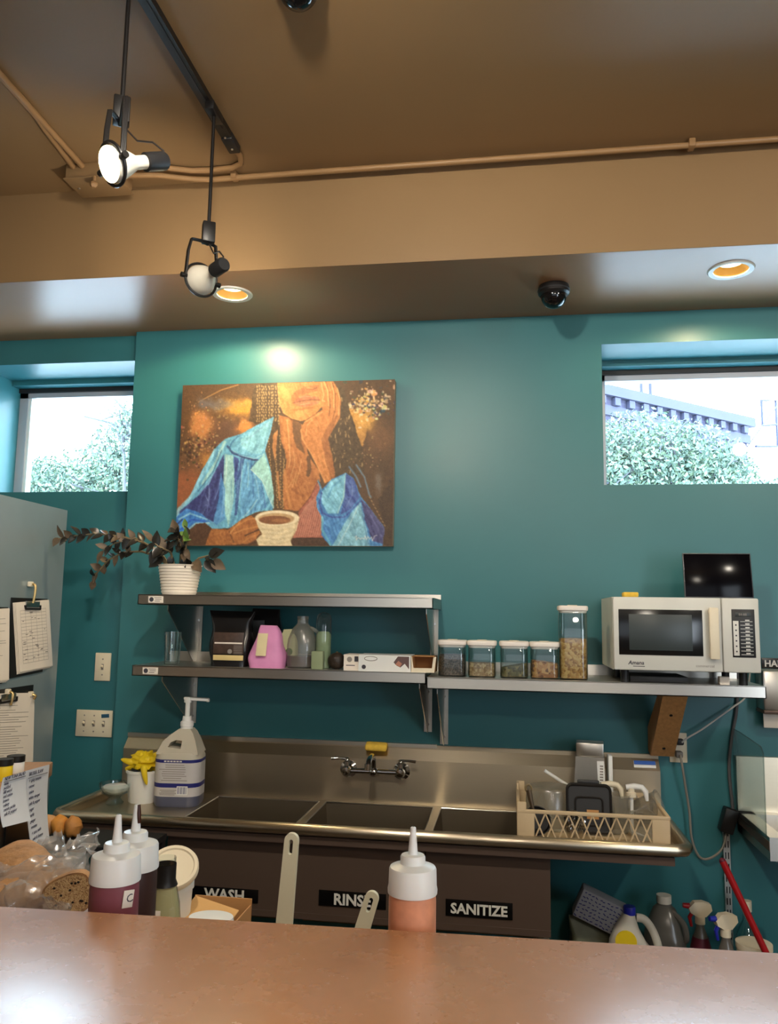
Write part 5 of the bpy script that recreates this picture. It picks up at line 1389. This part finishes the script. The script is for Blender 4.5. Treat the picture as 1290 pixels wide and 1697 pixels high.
# white detergent jug with blue cap and yellow label
dj = thing('detergent_jug', 'white detergent jug with a blue cap and yellow label', 'jug', (.418, -.30, zs), 0)
M['jug_white'] = mat('grey_white_jug', (196, 192, 180), .35, sss=.1)
rings = []
for z, x0, x1, d in ((0, -.085, .085, .085), (.01, -.09, .09, .09), (.12, -.09, .085, .09), (.17, -.085, .04, .085), (.215, -.07, .015, .075), (.25, -.045, .004, .055), (.268, -.034, .0, .036)):
    rings.append([(x + (x0 + x1) / 2, y, z) for x, y in rrect(x1 - x0, d, min(.03, d * .45, (x1 - x0) * .45))])
loft(rings).build('body', M['jug_white'], dj)
MB().tube(smooth_path([(.006, 0, .252), (.035, 0, .246), (.062, 0, .21), (.078, 0, .16), (.080, 0, .10)]), .014, 10).build('handle', M['jug_white'], dj)
MB().lathe([(.021, .262), (.021, .284), (.019, .288), (.0001, .289)], 24, (-.016, 0, 0), cap=False).build('cap', M['blue_cap'], dj)
b = MB(); b.lathe([(.0001, 0), (.036, 0), (.036, .002), (.0001, .002)], 28, (-.035, -.0432, .186), sy=1.0, rot=Matrix.Rotation(PI / 2, 3, 'X'), cap=False); b.build('yellow_label', M['yellow'], dj)
MB().box((-.035, -.0462, .158), (.074, .001, .018), .0003).build('label_strip', M['white'], dj)
# clear gallon jug, no cap
gj = thing('gallon_jug', 'cloudy gallon jug with a white cap beside the detergent jug', 'jug', (.540, -.175, zs), -.2)
MB().lathe([(.0001, 0), (.060, 0), (.072, .008), (.072, .14), (.070, .165), (.062, .180), (.058, .20), (.040, .245), (.023, .262), (.022, .278)], 40, sq=2.8, cap=False).build('body', M['milky_dim'], gj)
MB().lathe([(.0001, .002), (.066, .004), (.069, .02), (.069, .09), (.0001, .091)], 32, sq=2.8, cap=False).build('liquid', mat('cloudy_liquid', (120, 112, 100), .3), gj)
MB().lathe([(.026, .268), (.026, .294), (.016, .295), (.0001, .290)], 28, cap=False).build('cap', M['jug_white'], gj)
MB().tube(smooth_path([(.028, -.02, .246), (.066, -.04, .215), (.074, -.04, .17), (.066, -.02, .15)]), .010, 8).build('handle', M['milky_dim'], gj)
# spray bottles
def spray(label, loc, rz, bodym, trig, headm, sleeve=None):
    t = thing('spray_bottle', label, 'spray bottle', loc, rz, 'spray bottles by the wall')
    MB().lathe([(.0001, 0), (.036, 0), (.040, .006), (.040, .10), (.034, .15), (.020, .195), (.013, .215), (.013, .235)], 32, cap=False).build('bottle', bodym, t)
    if sleeve: MB().lathe([(.0395, .118), (.0365, .14), (.0260, .182)], 32, cap=False).build('sleeve', sleeve, t)
    MB().lathe([(.017, .225), (.017, .248), (.012, .252)], 20).build('collar', headm, t)
    MB().prism([(-.040, .278), (-.034, .262), (-.012, .250), (.018, .250), (.040, .272), (.036, .292), (.010, .300), (-.020, .298)], 'y', -.012, .012).build('spray_head', headm, t, smooth=False)
    MB().cyl((-.036, 0, .282), (-.058, 0, .284), .010, .008, 14).build('nozzle', trig, t)
    MB().tube([(-.020, 0, .270), (-.036, 0, .245), (-.030, 0, .215)], [.008, .007, .005], 8).build('trigger', trig, t)
    return t
spray('spray bottle with a red trigger, cream head and maroon label', (.650, -.235, zs), .1, M['milky_dim'], M['red'], M['ivory'], M['maroon'])
spray('tipped spray bottle with a blue trigger and cream head, low at the wall', (.710, -.34, zs), PI * .1, M['milky_dim'], M['blue_cap'], M['ivory'])
cb = thing('vinegar_bottle', 'clear glass bottle with a tan cap in front of the slotted upright', 'bottle', (.830, -.15, zs))
MB().lathe([(.0001, 0), (.046, 0), (.050, .006), (.050, .15), (.040, .185), (.018, .215), (.015, .25), (.015, .26)], 32, cap=False).build('bottle', M['glass'], cb)
MB().lathe([(.0165, .25), (.0165, .285), (.0001, .286)], 24, cap=False).build('cap', M['ivory'], cb)
wc = thing('white_tub', 'squat white tub with a rounded lid near the broom handle', 'tub', (.800, -.335, zs))
MB().lathe([(.0001, 0), (.050, 0), (.055, .19), (.058, .192), (.058, .21), (.0001, .213)], 32, cap=False).build('tub', M['ivory'], wc)
cl = thing('yellow_cloth', 'crumpled pale yellow cloth at the right edge behind the counter', 'cloth', (.955, -.33, zs))
crumple('cloth', cl, mat('pale_cloth', (206, 170, 116), .9, 0, .1, 20), (0, 0, .11), (.075, .06, .115), 7.7, .3, 28, -.11)

# ================================================================== SERVICE COUNTER IN FRONT
cz = 1.338
f0, f1 = on_z(0, 1500, 1.15), on_z(1290, 1577, 1.15)      # line of the prep table behind it
ang0, mid0 = math.atan2(f1.y - f0.y, f1.x - f0.x), (f0 + f1) / 2
f0, f1 = on_z(0, 1500, cz), on_z(1290, 1577, cz)
ang = math.atan2(f1.y - f0.y, f1.x - f0.x)
mid = (f0 + f1) / 2
cn = thing('service_counter', 'copper brown laminate service counter across the front', 'counter', (mid.x, mid.y, 0), ang)
MB().box((0, -.315, cz - .019), (3.2, .63, .038), .004).build('counter_top', M['counter'], cn)
MB().bb((-1.55, -.50, 0), (1.55, -.02, cz - .038)).build('counter_base', mat('counter_panel', (150, 118, 92), .5, 0, .08, 10), cn, smooth=False)
MB().bb((-1.5, -.02, 1.196), (1.5, .20, 1.22)).build('back_ledge', M['prep'], cn, smooth=False)
pz = .93
pb = thing('prep_table', 'brown prep table behind the service counter carrying bread and bottles', 'table', (mid0.x - .1, mid0.y, 0), ang0)
MB().bb((-.78, -.095, pz - .03), (1.45, .52, pz)).build('table_top', M['prep'], pb, smooth=False)
for x in (-.74, 1.40):
    for y in (-.06, .48): MB().bb((x - .02, y - .02, 0), (x + .02, y + .02, pz - .03)).build('leg', M['dark'], pb, smooth=False)

def squeeze(label, px, py_cap, y, dia, liq, h=None, tilt=0, drip=False, letter=None, mottled=None):
    """py_cap: pixel of the cap's lower rim centre at depth y"""
    c = on_y(px, py_cap, y); r = dia / 2
    t = thing('squeeze_bottle', label, 'squeeze bottle', (c.x, c.y, 1.22), 0, 'squeeze sauce bottles')
    hb = c.z - 1.22
    MB().lathe([(.0001, .001), (r * .92, .001), (r * .98, .008), (r * .98, hb - .012), (r * .95, hb - .002), (.0001, hb)], 40, cap=False).build('bottle', liq, t)
    ch = r * 1.0
    MB().lathe([(r * 1.02, hb - .004), (r * 1.03, hb), (r * 1.0, hb + .004), (r * .98, hb + ch * .78), (r * .94, hb + ch * .86), (r * .54, hb + ch * 1.0), (r * .52, hb + ch * 1.05), (r * .52, hb + ch * 1.25), (r * .47, hb + ch * 1.33), (r * .21, hb + ch * 1.36), (r * .20, hb + ch * 1.40), (r * .115, hb + ch * 2.40), (r * .06, hb + ch * 2.45)], 44, cap=False).build('cap', M['white'], t)
    if drip: MB().tube([(r * .12, -r * .05, hb + ch * 2.44), (r * .16, -r * .09, hb + ch * 2.1), (r * .19, -r * .09, hb + ch * 1.7)], [.0018, .0025, .002], 8).build('sauce_drip', mat('brown_drip', (62, 30, 18), .2), t)
    if letter:
        MB().box((r * .86, -r * .52, hb - .018), (.013, .0012, .018), .0004, Euler((0, .12, 1.03))).build('sticker', M['paper'], t)
        text('sticker_letter', letter, .012, M['ink'], t, (r * .84, -r * .60, hb - .022), (PI / 2, -.12, 1.03))
    return t
berry = mat('dark_berry_sauce', (124, 66, 76), .32, 0, .08, 30, spec=.5)
cocoa = mat('dark_cocoa_sauce', (60, 42, 40), .32, 0, .08, 30)
peach = mat('peach_pepper_sauce', (216, 146, 112), .35, 0, .16, 60)
squeeze('squeeze bottle of berry red sauce with a lettered sticker and white cap', 191, 1452, -2.462, .0545, berry, letter='C')
squeeze('squeeze bottle of dark brown sauce with a dribbled tip', 222, 1432, -2.390, .0570, cocoa, drip=True)
squeeze('squeeze bottle of peach coloured sauce in front of the RINSE bowl', 684, 1472, -2.468, .0508, peach)

# oil bottle
ob = thing('oil_bottle', 'clear bottle of pale oil with a black neck band', 'bottle', tuple(Vector((on_y(272, 1500, -1.77).x, -1.77, pz))))
zt = on_y(272, 1420, -1.77).z - pz
MB().lathe([(.0001, 0), (.030, 0), (.033, .004), (.033, zt - .115), (.030, zt - .085), (.0225, zt - .052), (.0195, zt - .04), (.0195, zt)], 36, cap=False).build('bottle', M['glass'], ob)
MB().lathe([(.0001, .004), (.030, .004), (.0315, zt - .116), (.0285, zt - .088), (.021, zt - .056), (.0001, zt - .055)], 32, cap=False).build('oil', mat('pale_oil', (206, 192, 146), .15, spec=.6), ob)
MB().lathe([(.0205, zt - .012), (.0205, zt - .042), (.0245, zt - .052), (.0205, zt - .05)], 32, cap=False).build('neck_band', M['black'], ob)
MB().box((.0, -.0325, zt - .115), (.014, .002, .05), .0005).build('label', M['paper'], ob)
# deli tub with lid leaning
dt = thing('yogurt_tub', 'white tub with a round lid leaning open on top', 'tub', tuple(Vector((on_y(283, 1470, -1.60).x, -1.60, pz))))
zt2 = on_y(300, 1462, -1.60).z - pz
MB().lathe([(.0001, 0), (.038, 0), (.041, .004), (.047, zt2 - .012), (.050, zt2 - .012), (.050, zt2), (.046, zt2)], 36, cap=False).build('tub', M['white'], dt)
rl = Euler((.60, .22, 0)).to_matrix()
MB().lathe([(.0001, .0), (.044, 0), (.046, .004), (.053, .004), (.055, .0), (.055, -.008), (.053, -.008), (.052, -.002)], 40, rl @ Vector((.0, 0, 0)) + Vector((.008, -.012, zt2 + .034)), rot=rl, cap=False).build('lid', M['ivory'], dt)
b = MB()
for k in range(5): b.box((.030, -.0345, zt2 - .03 - k * .009), (.004, .001, .006), 0, Euler((0, 0, .7)))
stuff(b.build('side_print', M['navy'], dt, smooth=False))
# cardboard box
ca = on_y(352, 1500, -1.62)
cbx = thing('cardboard_box', 'open brown cardboard box with a flap folded in, below the WASH sign', 'box', (on_y(350, 1500, -1.60).x, -1.60, pz))
cw = abs(on_y(395, 1490, -1.60).x - on_y(312, 1490, -1.60).x) / 2 + .01; chh = on_y(350, 1484, -1.52).z - pz
b = MB().bb((-cw, .075, 0), (cw, .079, chh)).bb((-cw, -.08, 0), (-cw + .003, .079, chh - .006)).bb((cw - .003, -.08, 0), (cw, .079, chh - .012)).bb((-cw, -.08, 0), (cw, -.077, chh - .03)).bb((-cw, -.08, 0), (cw, .079, .003))
b.build('box', M['card'], cbx, smooth=False)
MB().add([(-cw + .002, .074, chh), (-cw + .003, -.075, chh - .022), (cw * .55, -.05, chh - .040), (cw * .7, .05, chh - .016), (-cw + .002, .074, chh - .003), (-cw + .003, -.075, chh - .025), (cw * .55, -.05, chh - .043), (cw * .7, .05, chh - .019)], [(0, 1, 2, 3), (7, 6, 5, 4), (0, 4, 5, 1), (1, 5, 6, 2), (2, 6, 7, 3), (3, 7, 4, 0)]).build('flap', M['card_light'], cbx, smooth=False)
wl = tag(MB().lathe([(.0001, 0), (.034, 0), (.036, .10), (.034, .112), (.0001, .114)], 32, cap=False).build('round_lid_tub', M['white'], origin=(on_y(350, 1520, -1.80).x, -1.80, pz)), 'white round tub top just showing over the counter before the cardboard box', 'tub')
pw = on_y(352, 1517, -1.80).z - pz
wl.scale = (1.25, 1.0, pw / .114)
wp = tag(crumple('paper_scrap', None, M['paper'], (0, 0, 0), (.016, .012, .06), 1.1, .2, 18, origin=(on_y(510, 1527, -1.82).x, -1.82, pz + .055)), 'white paper end just showing over the counter between the spatulas', 'paper')
wp.scale = (1, 1, (on_y(510, 1524, -1.82).z - pz) / .118)
# spatulas standing in a crock behind the counter
def spatula(label, px, top, bot, y, wd):
    a = on_y(*top, y); c = on_y(*bot, y)
    d = (a - c).normalized(); base = c - d * ((c.z - pz - .03) / d.z)
    t = thing('spatula', label, 'spatula', (base.x, y, pz + .03)); t['world_parts'] = 1
    side = d.cross(Vector((0, 1, 0))).normalized()
    L = (a - base).length
    def sect(u, w): return [base + d * u + side * (s * w) for s in (-1, 1)]
    # outline of the handle: straight sides, round end, with an oblong hanging hole
    out = []
    for u in (0, L - wd): out.append((-wd * (1.0 + .28 * (1 - u / L)), u))
    for k in range(1, 12): out.append((-wd * math.cos(PI * k / 12), L - wd + wd * math.sin(PI * k / 12)))
    for u in (L - wd, 0): out.append((wd * (1.0 + .28 * (1 - u / L)), u))
    hole = []
    hc, hr, hl_ = L - wd * 1.9, wd * .30, wd * .75
    for k in range(9): hole.append((hr * math.cos(PI * k / 8), hc + hl_ + hr * math.sin(PI * k / 8)))
    for k in range(9): hole.append((-hr * math.cos(PI * k / 8), hc - hl_ - hr * math.sin(PI * k / 8)))
    vs, fs = plate_hole(out, hole, -.005, .005)
    R_ = Matrix((side, Vector((0, 1, 0)), d)).transposed()
    MB().add([base + R_ @ v for v in vs], fs).build('handle', M['spat'], t, angle=30)
    return t
M['spat'] = mat('cream_spatula_plastic', (212, 204, 176), .4, 0, .03, 10)
spatula('tall cream spatula handle with a hanging hole standing between WASH and RINSE', 480, (485, 1380), (472, 1526), -1.80, .0132)
spatula('short cream spatula handle leaning before the RINSE sign', 610, (620, 1477), (602, 1536), -1.84, .0125)
ck = tag(MB().lathe([(.0001, 0), (.16, 0), (.16, .045), (.155, .045), (.155, .006), (.0001, .006)], 40, sq=5, sy=.36, cap=False).build('utensil_tray', M['steel'], origin=(-.40, -1.815, pz)), 'low steel tray holding the spatula ends behind the counter', 'tray')

# ================================================================== BREAD
crust = mat('brown_crust', (172, 128, 84), .7, 0, .35, 30, .9, 70)
crumb = speckle('seeded_crumb', [(200, 166, 120), (188, 152, 104), (208, 176, 130), (158, 120, 82)], 420, .9, .3)
def bread_prof(w, h, n=28):
    out = []
    for k in range(n):
        a = 2 * PI * k / n; x, z = math.cos(a), math.sin(a)
        x = math.copysign(abs(x) ** .75, x); z = math.copysign(abs(z) ** .75, z)
        out.append((x * w / 2 * (1 + .06 * math.sin(3 * a)), z * h / 2 * (1 - .15 * (z < 0)) + .03 * h * math.cos(2 * a)))
    return out
def loaf(label, c, w, h, L, R, cat='bread', nm='bread_loaf', seed=0, group=None):
    t = thing(nm, label, cat, c, 0, group)
    n = 12; rings = []
    for i in range(n + 1):
        q = i / n; e = (1 - (2 * q - 1) ** 6) ** .5 * .98 + .02
        rings.append([Vector(R @ Vector((x * e, (q - .5) * L, z * e))) * (1 + .05 * noise.noise(Vector((x * 20, q * 5, z * 20 + seed)))) for x, z in bread_prof(w, h)])
    loft(rings).build('crust', crust, t)
    return t
def bslice(label, c, w, h, th, R, seeds=True):
    t = thing('bread_slice', label, 'bread', c)
    pr = bread_prof(w, h)
    loft([[R @ Vector((x, -th / 2, z)) for x, z in pr], [R @ Vector((x * 1.02, 0, z * 1.02)) for x, z in pr], [R @ Vector((x, th / 2, z)) for x, z in pr]]).build('crust', crust, t)
    for s in (-1, 1):
        MB().add([R @ Vector((x * .93, s * (th / 2 + .0012), z * .93)) for x, z in pr], [tuple(range(len(pr)))[::s]]).build('crumb_face', crumb, t, smooth=False)
    r3 = random.Random(4); b = MB()
    for k in range(14):
        x, z = r3.uniform(-.35, .35) * w, r3.uniform(-.35, .35) * h
        b.ball(R @ Vector((x, -th / 2 - .001, z)), (.0032, .0015, .0026), 6, rot=R)
    stuff(b.build('seeds', M['soil'], t))
    return t
yb_ = -1.83
def LB(px, py, y): return on_y(px, py, y)
I3 = Matrix.Identity(3)
c_ = LB(117, 1482, yb_); bslice('seeded bread slice with a dark raisin, facing the room beside the berry sauce', c_, .095, .085, .016, Euler((.15, -.42, .1)).to_matrix())
c_ = LB(60, 1478, -1.76); loaf('brown crusty half loaf in the plastic bag behind the bread slice', c_, .10, .085, .16, Euler((.1, .1, -.7)).to_matrix(), seed=1)
c_ = LB(40, 1440, -1.70); loaf('pale golden loaf at the top of the plastic bread bag', c_, .10, .07, .20, Euler((.1, -.3, .9)).to_matrix(), seed=3)
c_ = LB(5, 1490, -1.80); loaf('dark brown roll in the bag at the left edge of the picture', c_, .085, .07, .10, Euler((0, 0, .4)).to_matrix(), seed=5)
for k, (px, py, y) in enumerate(((92, 1462, -1.73),)):
    c_ = LB(px, py, y); loaf('dark pumpernickel heel in the plastic bag beside the bread slice', c_, .07, .07, .06, Euler((0, .3, .2)).to_matrix(), seed=9)
bt = thing('bread_bin', 'shallow tray holding the bagged bread behind the counter', 'tray', (LB(60, 1500, -1.78).x, -1.765, pz))
MB().bb((-.20, -.10, 0), (.17, .17, .115)).build('tray', M['prep'], bt, smooth=False)
def sheet(name, parent, pts, nx, ny, m, amp, seed, th=.0008):
    """bilinear crumpled film sheet between four corners"""
    a, b_, c, d = [Vector(p) for p in pts]; vs = []
    for j in range(ny + 1):
        for i in range(nx + 1):
            u, v = i / nx, j / ny
            p = a.lerp(b_, u).lerp(d.lerp(c, u), v)
            q = Vector((u * 5 + seed, v * 5, seed * .3))
            bulge = math.sin(PI * u) * math.sin(PI * v)
            p += Vector((noise.noise(q) * amp, noise.noise(q + Vector((9, 0, 0))) * amp - bulge * amp * 1.2, noise.noise(q + Vector((0, 9, 0))) * amp + bulge * amp * .6))
            q2 = q * 3.1; p += Vector((0, noise.noise(q2) * amp * .45, noise.noise(q2 + Vector((3, 0, 0))) * amp * .4))
            vs.append(p)
    fs = [(j * (nx + 1) + i, j * (nx + 1) + i + 1, (j + 1) * (nx + 1) + i + 1, (j + 1) * (nx + 1) + i) for j in range(ny) for i in range(nx)]
    return MB().add(vs, fs).build(name, m, parent, angle=25)
pbg = thing('plastic_bread_bag', 'crinkled clear plastic bag over the loaves left of the sauce bottles', 'bag', (LB(60, 1500, -1.78).x, -1.78, pz)); pbg['world_parts'] = 1
sheet('front_film', pbg, (LB(-30, 1530, -1.86), LB(105, 1520, -1.86), LB(150, 1400, -1.74), LB(-30, 1440, -1.76)), 26, 20, M['bag_film'], .022, 1.0)
sheet('gathered_neck', pbg, (LB(60, 1440, -1.75), LB(150, 1440, -1.73), LB(168, 1372, -1.66), LB(120, 1395, -1.66)), 20, 16, M['bag_film'], .018, 2.7)
sheet('back_film', pbg, (LB(-20, 1500, -1.62), LB(150, 1480, -1.62), LB(95, 1385, -1.62), LB(70, 1390, -1.62)), 22, 18, M['bag_film'], .02, 4.2)

# ================================================================== REFRIGERATOR AND THE LEDGE BESIDE IT
fg = thing('refrigerator', 'tall stainless refrigerator at the left edge, its side towards the room', 'refrigerator', (-2.28, -.56, 0))
MB().bb((-.38, -.36, .10), (.38, .42, 2.075)).build('cabinet', M['fridge'], fg, smooth=False)
MB().bb((-.38, -.40, .12), (.375, -.365, 2.06)).build('door', M['fridge'], fg, smooth=False)
for sx in (-.33, .33):
    for sy in (-.30, .36): MB().cyl((sx, sy, 0), (sx, sy, .10), .03, n=14).build('foot', M['dark'], fg)
FX = -1.9
def clipb(label, pts, clip=True, grid=True, rot=0.0, thick=.012, board=True, tail=False):
    """pts: pixel corners TL TR BR BL of the sheet on the refrigerator side"""
    P = [on_x(px, py, FX) for px, py in pts]
    cy_ = sum(p.y for p in P) / 4; cz_ = sum(p.z for p in P) / 4
    t = thing('clipboard', label, 'clipboard', (FX, cy_, cz_), 0, None)
    Q = [(p.y - cy_, p.z - cz_) for p in P]
    if board:
        w0 = min(q[0] for q in Q) - .012; w1 = max(q[0] for q in Q[:2]) + .004; zt_ = max(q[1] for q in Q) + .004; zb_ = min(q[1] for q in Q) - .022
        MB().prism([(w0, zb_), (w1, zb_ + .012), (w1, zt_), (w0, zt_)], 'x', .001, .005).build('board', M['black'], t, smooth=False)
    for k in range(3):
        o_ = .004 * (2 - k)
        MB().prism([(q[0] - o_ + .002, q[1] - o_ * (1 if i in (2, 3) else 0)) for i, q in enumerate(Q)], 'x', .006 + .003 * k, .0075 + .003 * k).build('sheet', M['paper'], t, smooth=False)
    x = .0142
    mx = (Q[0][0] + Q[1][0]) / 2; top = (Q[0][1] + Q[1][1]) / 2
    def U(u, v):   # inside the sheet
        a = Vector(Q[0]).lerp(Vector(Q[1]), u); b_ = Vector(Q[3]).lerp(Vector(Q[2]), u); return a.lerp(b_, v)
    b = MB()
    def line(u0, v0, u1, v1, w):
        p, q = U(u0, v0), U(u1, v1); d = (q - p).normalized(); n = Vector((-d.y, d.x)) * w / 2
        b.add([(x, *(p + n)), (x, *(p - n)), (x, *(q - n)), (x, *(q + n))], [(0, 1, 2, 3)])
    r5 = random.Random(hash(label) % 1000 if False else len(label))
    if grid:
        for k in range(17): line(.12, .12 + k * .048, .88, .12 + k * .048, .0011)
        for u in (.12, .26, .42, .58, .74, .88): line(u, .12, u, .89, .0011)
        for k in range(26):
            u = r5.uniform(.14, .8); v = r5.uniform(.15, .86); line(u, v, u + r5.uniform(.04, .09), v, .003)
    else:
        for k in range(24): line(.08, .14 + k * .034, r5.uniform(.35, .9), .14 + k * .034, .0016)
    stuff(b.build('print', M['ink_grey'], t, smooth=False))
    if clip:
        b = MB().tube([(.016, mx - .052, top - .016), (.018, mx - .050, top - .030), (.018, mx + .050, top - .030), (.016, mx + .052, top - .016)], .0042, 8)
        b.build('wire_clip', M['black'], t)
        MB().box((.014, mx, top - .012), (.008, .094, .024), .003).build('clip_plate', M['steel'], t)
    return t
k1 = clipb('clipboard of gridded sheets hanging from a hook on the refrigerator', [(20, 999), (76, 994), (82, 1103), (27, 1114)])
k2 = clipb('white sheet at the very left edge beside the gridded clipboard', [(-40, 1012), (10, 1008), (9, 1127), (-40, 1130)], clip=False, grid=False)
k3 = clipb('clipboard with a long curled list low on the refrigerator', [(-40, 1150), (52, 1148), (49, 1262), (-40, 1268)], grid=False)
def hook(label, px, py, L):
    p = on_x(px, py, FX)
    t = thing('magnet_hook', label, 'hook', (FX, p.y, p.z), 0, None)
    MB().box((.010, 0, .0), (.018, .022, .020), .004).build('magnet', M['ivory'], t)
    MB().tube(smooth_path([(.016, 0, 0), (.028, .004, -.006), (.030, .002, -L * .5), (.026, 0, -L)]), .005, 8).build('hook', mat('brass_hook', (176, 150, 100), .35, .8) if 'brass_hook' not in bpy.data.materials else bpy.data.materials['brass_hook'], t)
hook('brass hook carrying the gridded clipboard', 47, 968, .075)
hook('brass hook over the clip of the long curled list', 9, 1146, .05)
hook('brass clip at the corner of the long curled list', 47, 1150, .02)

# wooden ledge on a steel cabinet, with papers and jars
LZ = 1.16
LT = math.radians(18.6)
LB_ = Vector((-1.473, -.849, LZ))          # far right corner of the board
LN = Vector((math.cos(LT), math.sin(LT), 0))
def on_edge(px, py, off=.006):
    d = _ray(px, py); return CAM + d * (((LB_ + LN * off) - CAM).dot(LN) / d.dot(LN))
lg = thing('ledge_board', 'light wood ledge board with taped recipe notes left of the counter', 'shelf', tuple(LB_), LT)
MB().box((-.25, -.5, -.022), (.50, 1.0, .044), .003).build('board', M['ledge_wood'], lg)
gc = thing('steel_cabinet', 'stainless cabinet under the wooden ledge, mostly behind the notes', 'cabinet', (LB_.x, LB_.y, 0), LT)
MB().bb((-.46, -.90, 0), (-.03, -.10, LZ - .045)).build('cabinet', M['steel_v'], gc, smooth=False)
MB().bb((-.030, -.40, .10), (-.026, -.12, LZ - .06)).build('door_gap', M['black'], gc, smooth=False)
def note(label, pts, lines, head, fs):
    P = [on_edge(px, py) for px, py in pts]
    c = P[0]
    t = thing('recipe_note', label, 'note', tuple(c), LT, None)
    Rb = Matrix.Rotation(-LT, 3, 'Z'); Q = [Rb @ (p - c) for p in P]
    # slight curl towards the room at the foot
    n = 8; vs = []
    for j in range(n + 1):
        v = j / n
        for k in range(2):
            p = Q[0].lerp(Q[1], k).lerp(Q[3].lerp(Q[2], k), v); p = Vector((.004 + .03 * v * v, p.y, p.z)); vs.append(p)
    fs_ = [(j * 2, j * 2 + 1, j * 2 + 3, j * 2 + 2) for j in range(n)]
    vs += [v - Vector((.0012, 0, 0)) for v in vs]; m_ = (n + 1) * 2
    fs_ += [tuple(i + m_ for i in f[::-1]) for f in fs_]
    MB().add(vs, fs_).build('sheet', M['paper_cool'], t)
    du = (Q[1] - Q[0]); slope = math.atan2(du.z, du.y); dv = (Q[3] - Q[0])
    H_ = dv.length
    for i, ln in enumerate([head] + lines):
        v = (.085 + i * .80 / max(9, len(lines))) if i else .075
        u = .08 if i else .06
        p = Q[0].lerp(Q[1], u).lerp(Q[3].lerp(Q[2], u), v); xx = .004 + .03 * v * v
        text('handwriting', ln, fs * (1.15 if i == 0 else 1), M['pen'], t, (xx + .0012, p.y, p.z), (PI / 2, -slope, PI / 2), 0, .1, sx=1.9 if i else 1.75)
    if True:
        p0 = Q[0].lerp(Q[1], .04).lerp(Q[3].lerp(Q[2], .04), .10); p1 = Q[0].lerp(Q[1], .92).lerp(Q[3].lerp(Q[2], .92), .10)
        MB().tube([p0 + Vector((.006, 0, 0)), p1 + Vector((.006, 0, 0))], .0008, 4).build('underline', M['ink'], t)
    return t
note('handwritten recipe note taped to the ledge, the one cut off by the frame', [(3, 1289), (43, 1277), (30, 1360), (-20, 1372)], ['tuna', 'pickled', 'dill weed', 'red onion', 'lemon', 'celery', 'sweet pickle', 'salt & pepper'], 'NEW TUNA SALAD', .0115)
note('longer handwritten recipe note taped to the ledge corner', [(43, 1277), (80, 1267), (63, 1395), (32, 1411)], ['+ spicy sesame', 'carrot', 'onion', 'white vinegar', 'salt & pepper', 'sugar', 'garlic', 'ginger', 'sesame', '+ toss with', 'salt & lemon'], 'BRUSSEL SLAW', .0125)
for px, py, w, l, m in ((5, 1293, .048, 'small black-lidded jar of yellow mustard on the ledge', M['yellow']), (25, 1280, .050, 'small black-lidded jar of white sauce on the ledge', M['white'])):
    c = on_z(px, py, LZ)
    t = thing('spice_jar', l, 'jar', (c.x, c.y, LZ))
    hj = .040 if 'mustard' in l else .030
    MB().lathe([(.0001, 0), (w / 2 * .95, 0), (w / 2, .003), (w / 2, hj), (w / 2 * .9, hj + .003)], 28).build('jar', m, t)
    MB().lathe([(.0001, hj + .002), (w / 2 * 1.04, hj + .002), (w / 2 * 1.04, hj + .020), (.0001, hj + .021)], 28, cap=False).build('lid', M['black'], t)

# dim things under the left end of the sink
rk_ = thing('wire_rack', 'dark rack with rolls in front of the left end of the sink', 'rack', (-1.30, -.72, 0))
MB().bb((-.27, -.10, .875), (.13, .10, .895)).build('rack_shelf', M['dark'], rk_, smooth=False)
for sx in (-.255, .115):
    for sy in (-.085, .085): MB().bb((sx - .012, sy - .012, 0), (sx + .012, sy + .012, .875)).build('leg', M['wood'] if (sx < 0 and sy < 0) else M['dark'], rk_, smooth=False)
for k, (px, py, l) in enumerate(((80, 1362, 'round pale roll beside the recipe notes'), (100, 1362, 'golden croissant end on the dark rack by the sink'), (122, 1364, 'toasted pastry on the dark rack, right of the croissant'))):
    c = on_y(px, py, -.73)
    t = thing('bread_roll', l, 'bread', (c.x, c.y, .895))
    MB().ball((0, 0, .034), (.029, .034, .034), 18, jit=.2, seed=k * 3.1).build('crust', [mat('pale_crust', (196, 150, 100), .7, 0, .15, 30), mat('golden_crust', (206, 140, 60), .6, 0, .3, 30), mat('toast_crust', (186, 128, 66), .6, 0, .3, 30)][k], t)
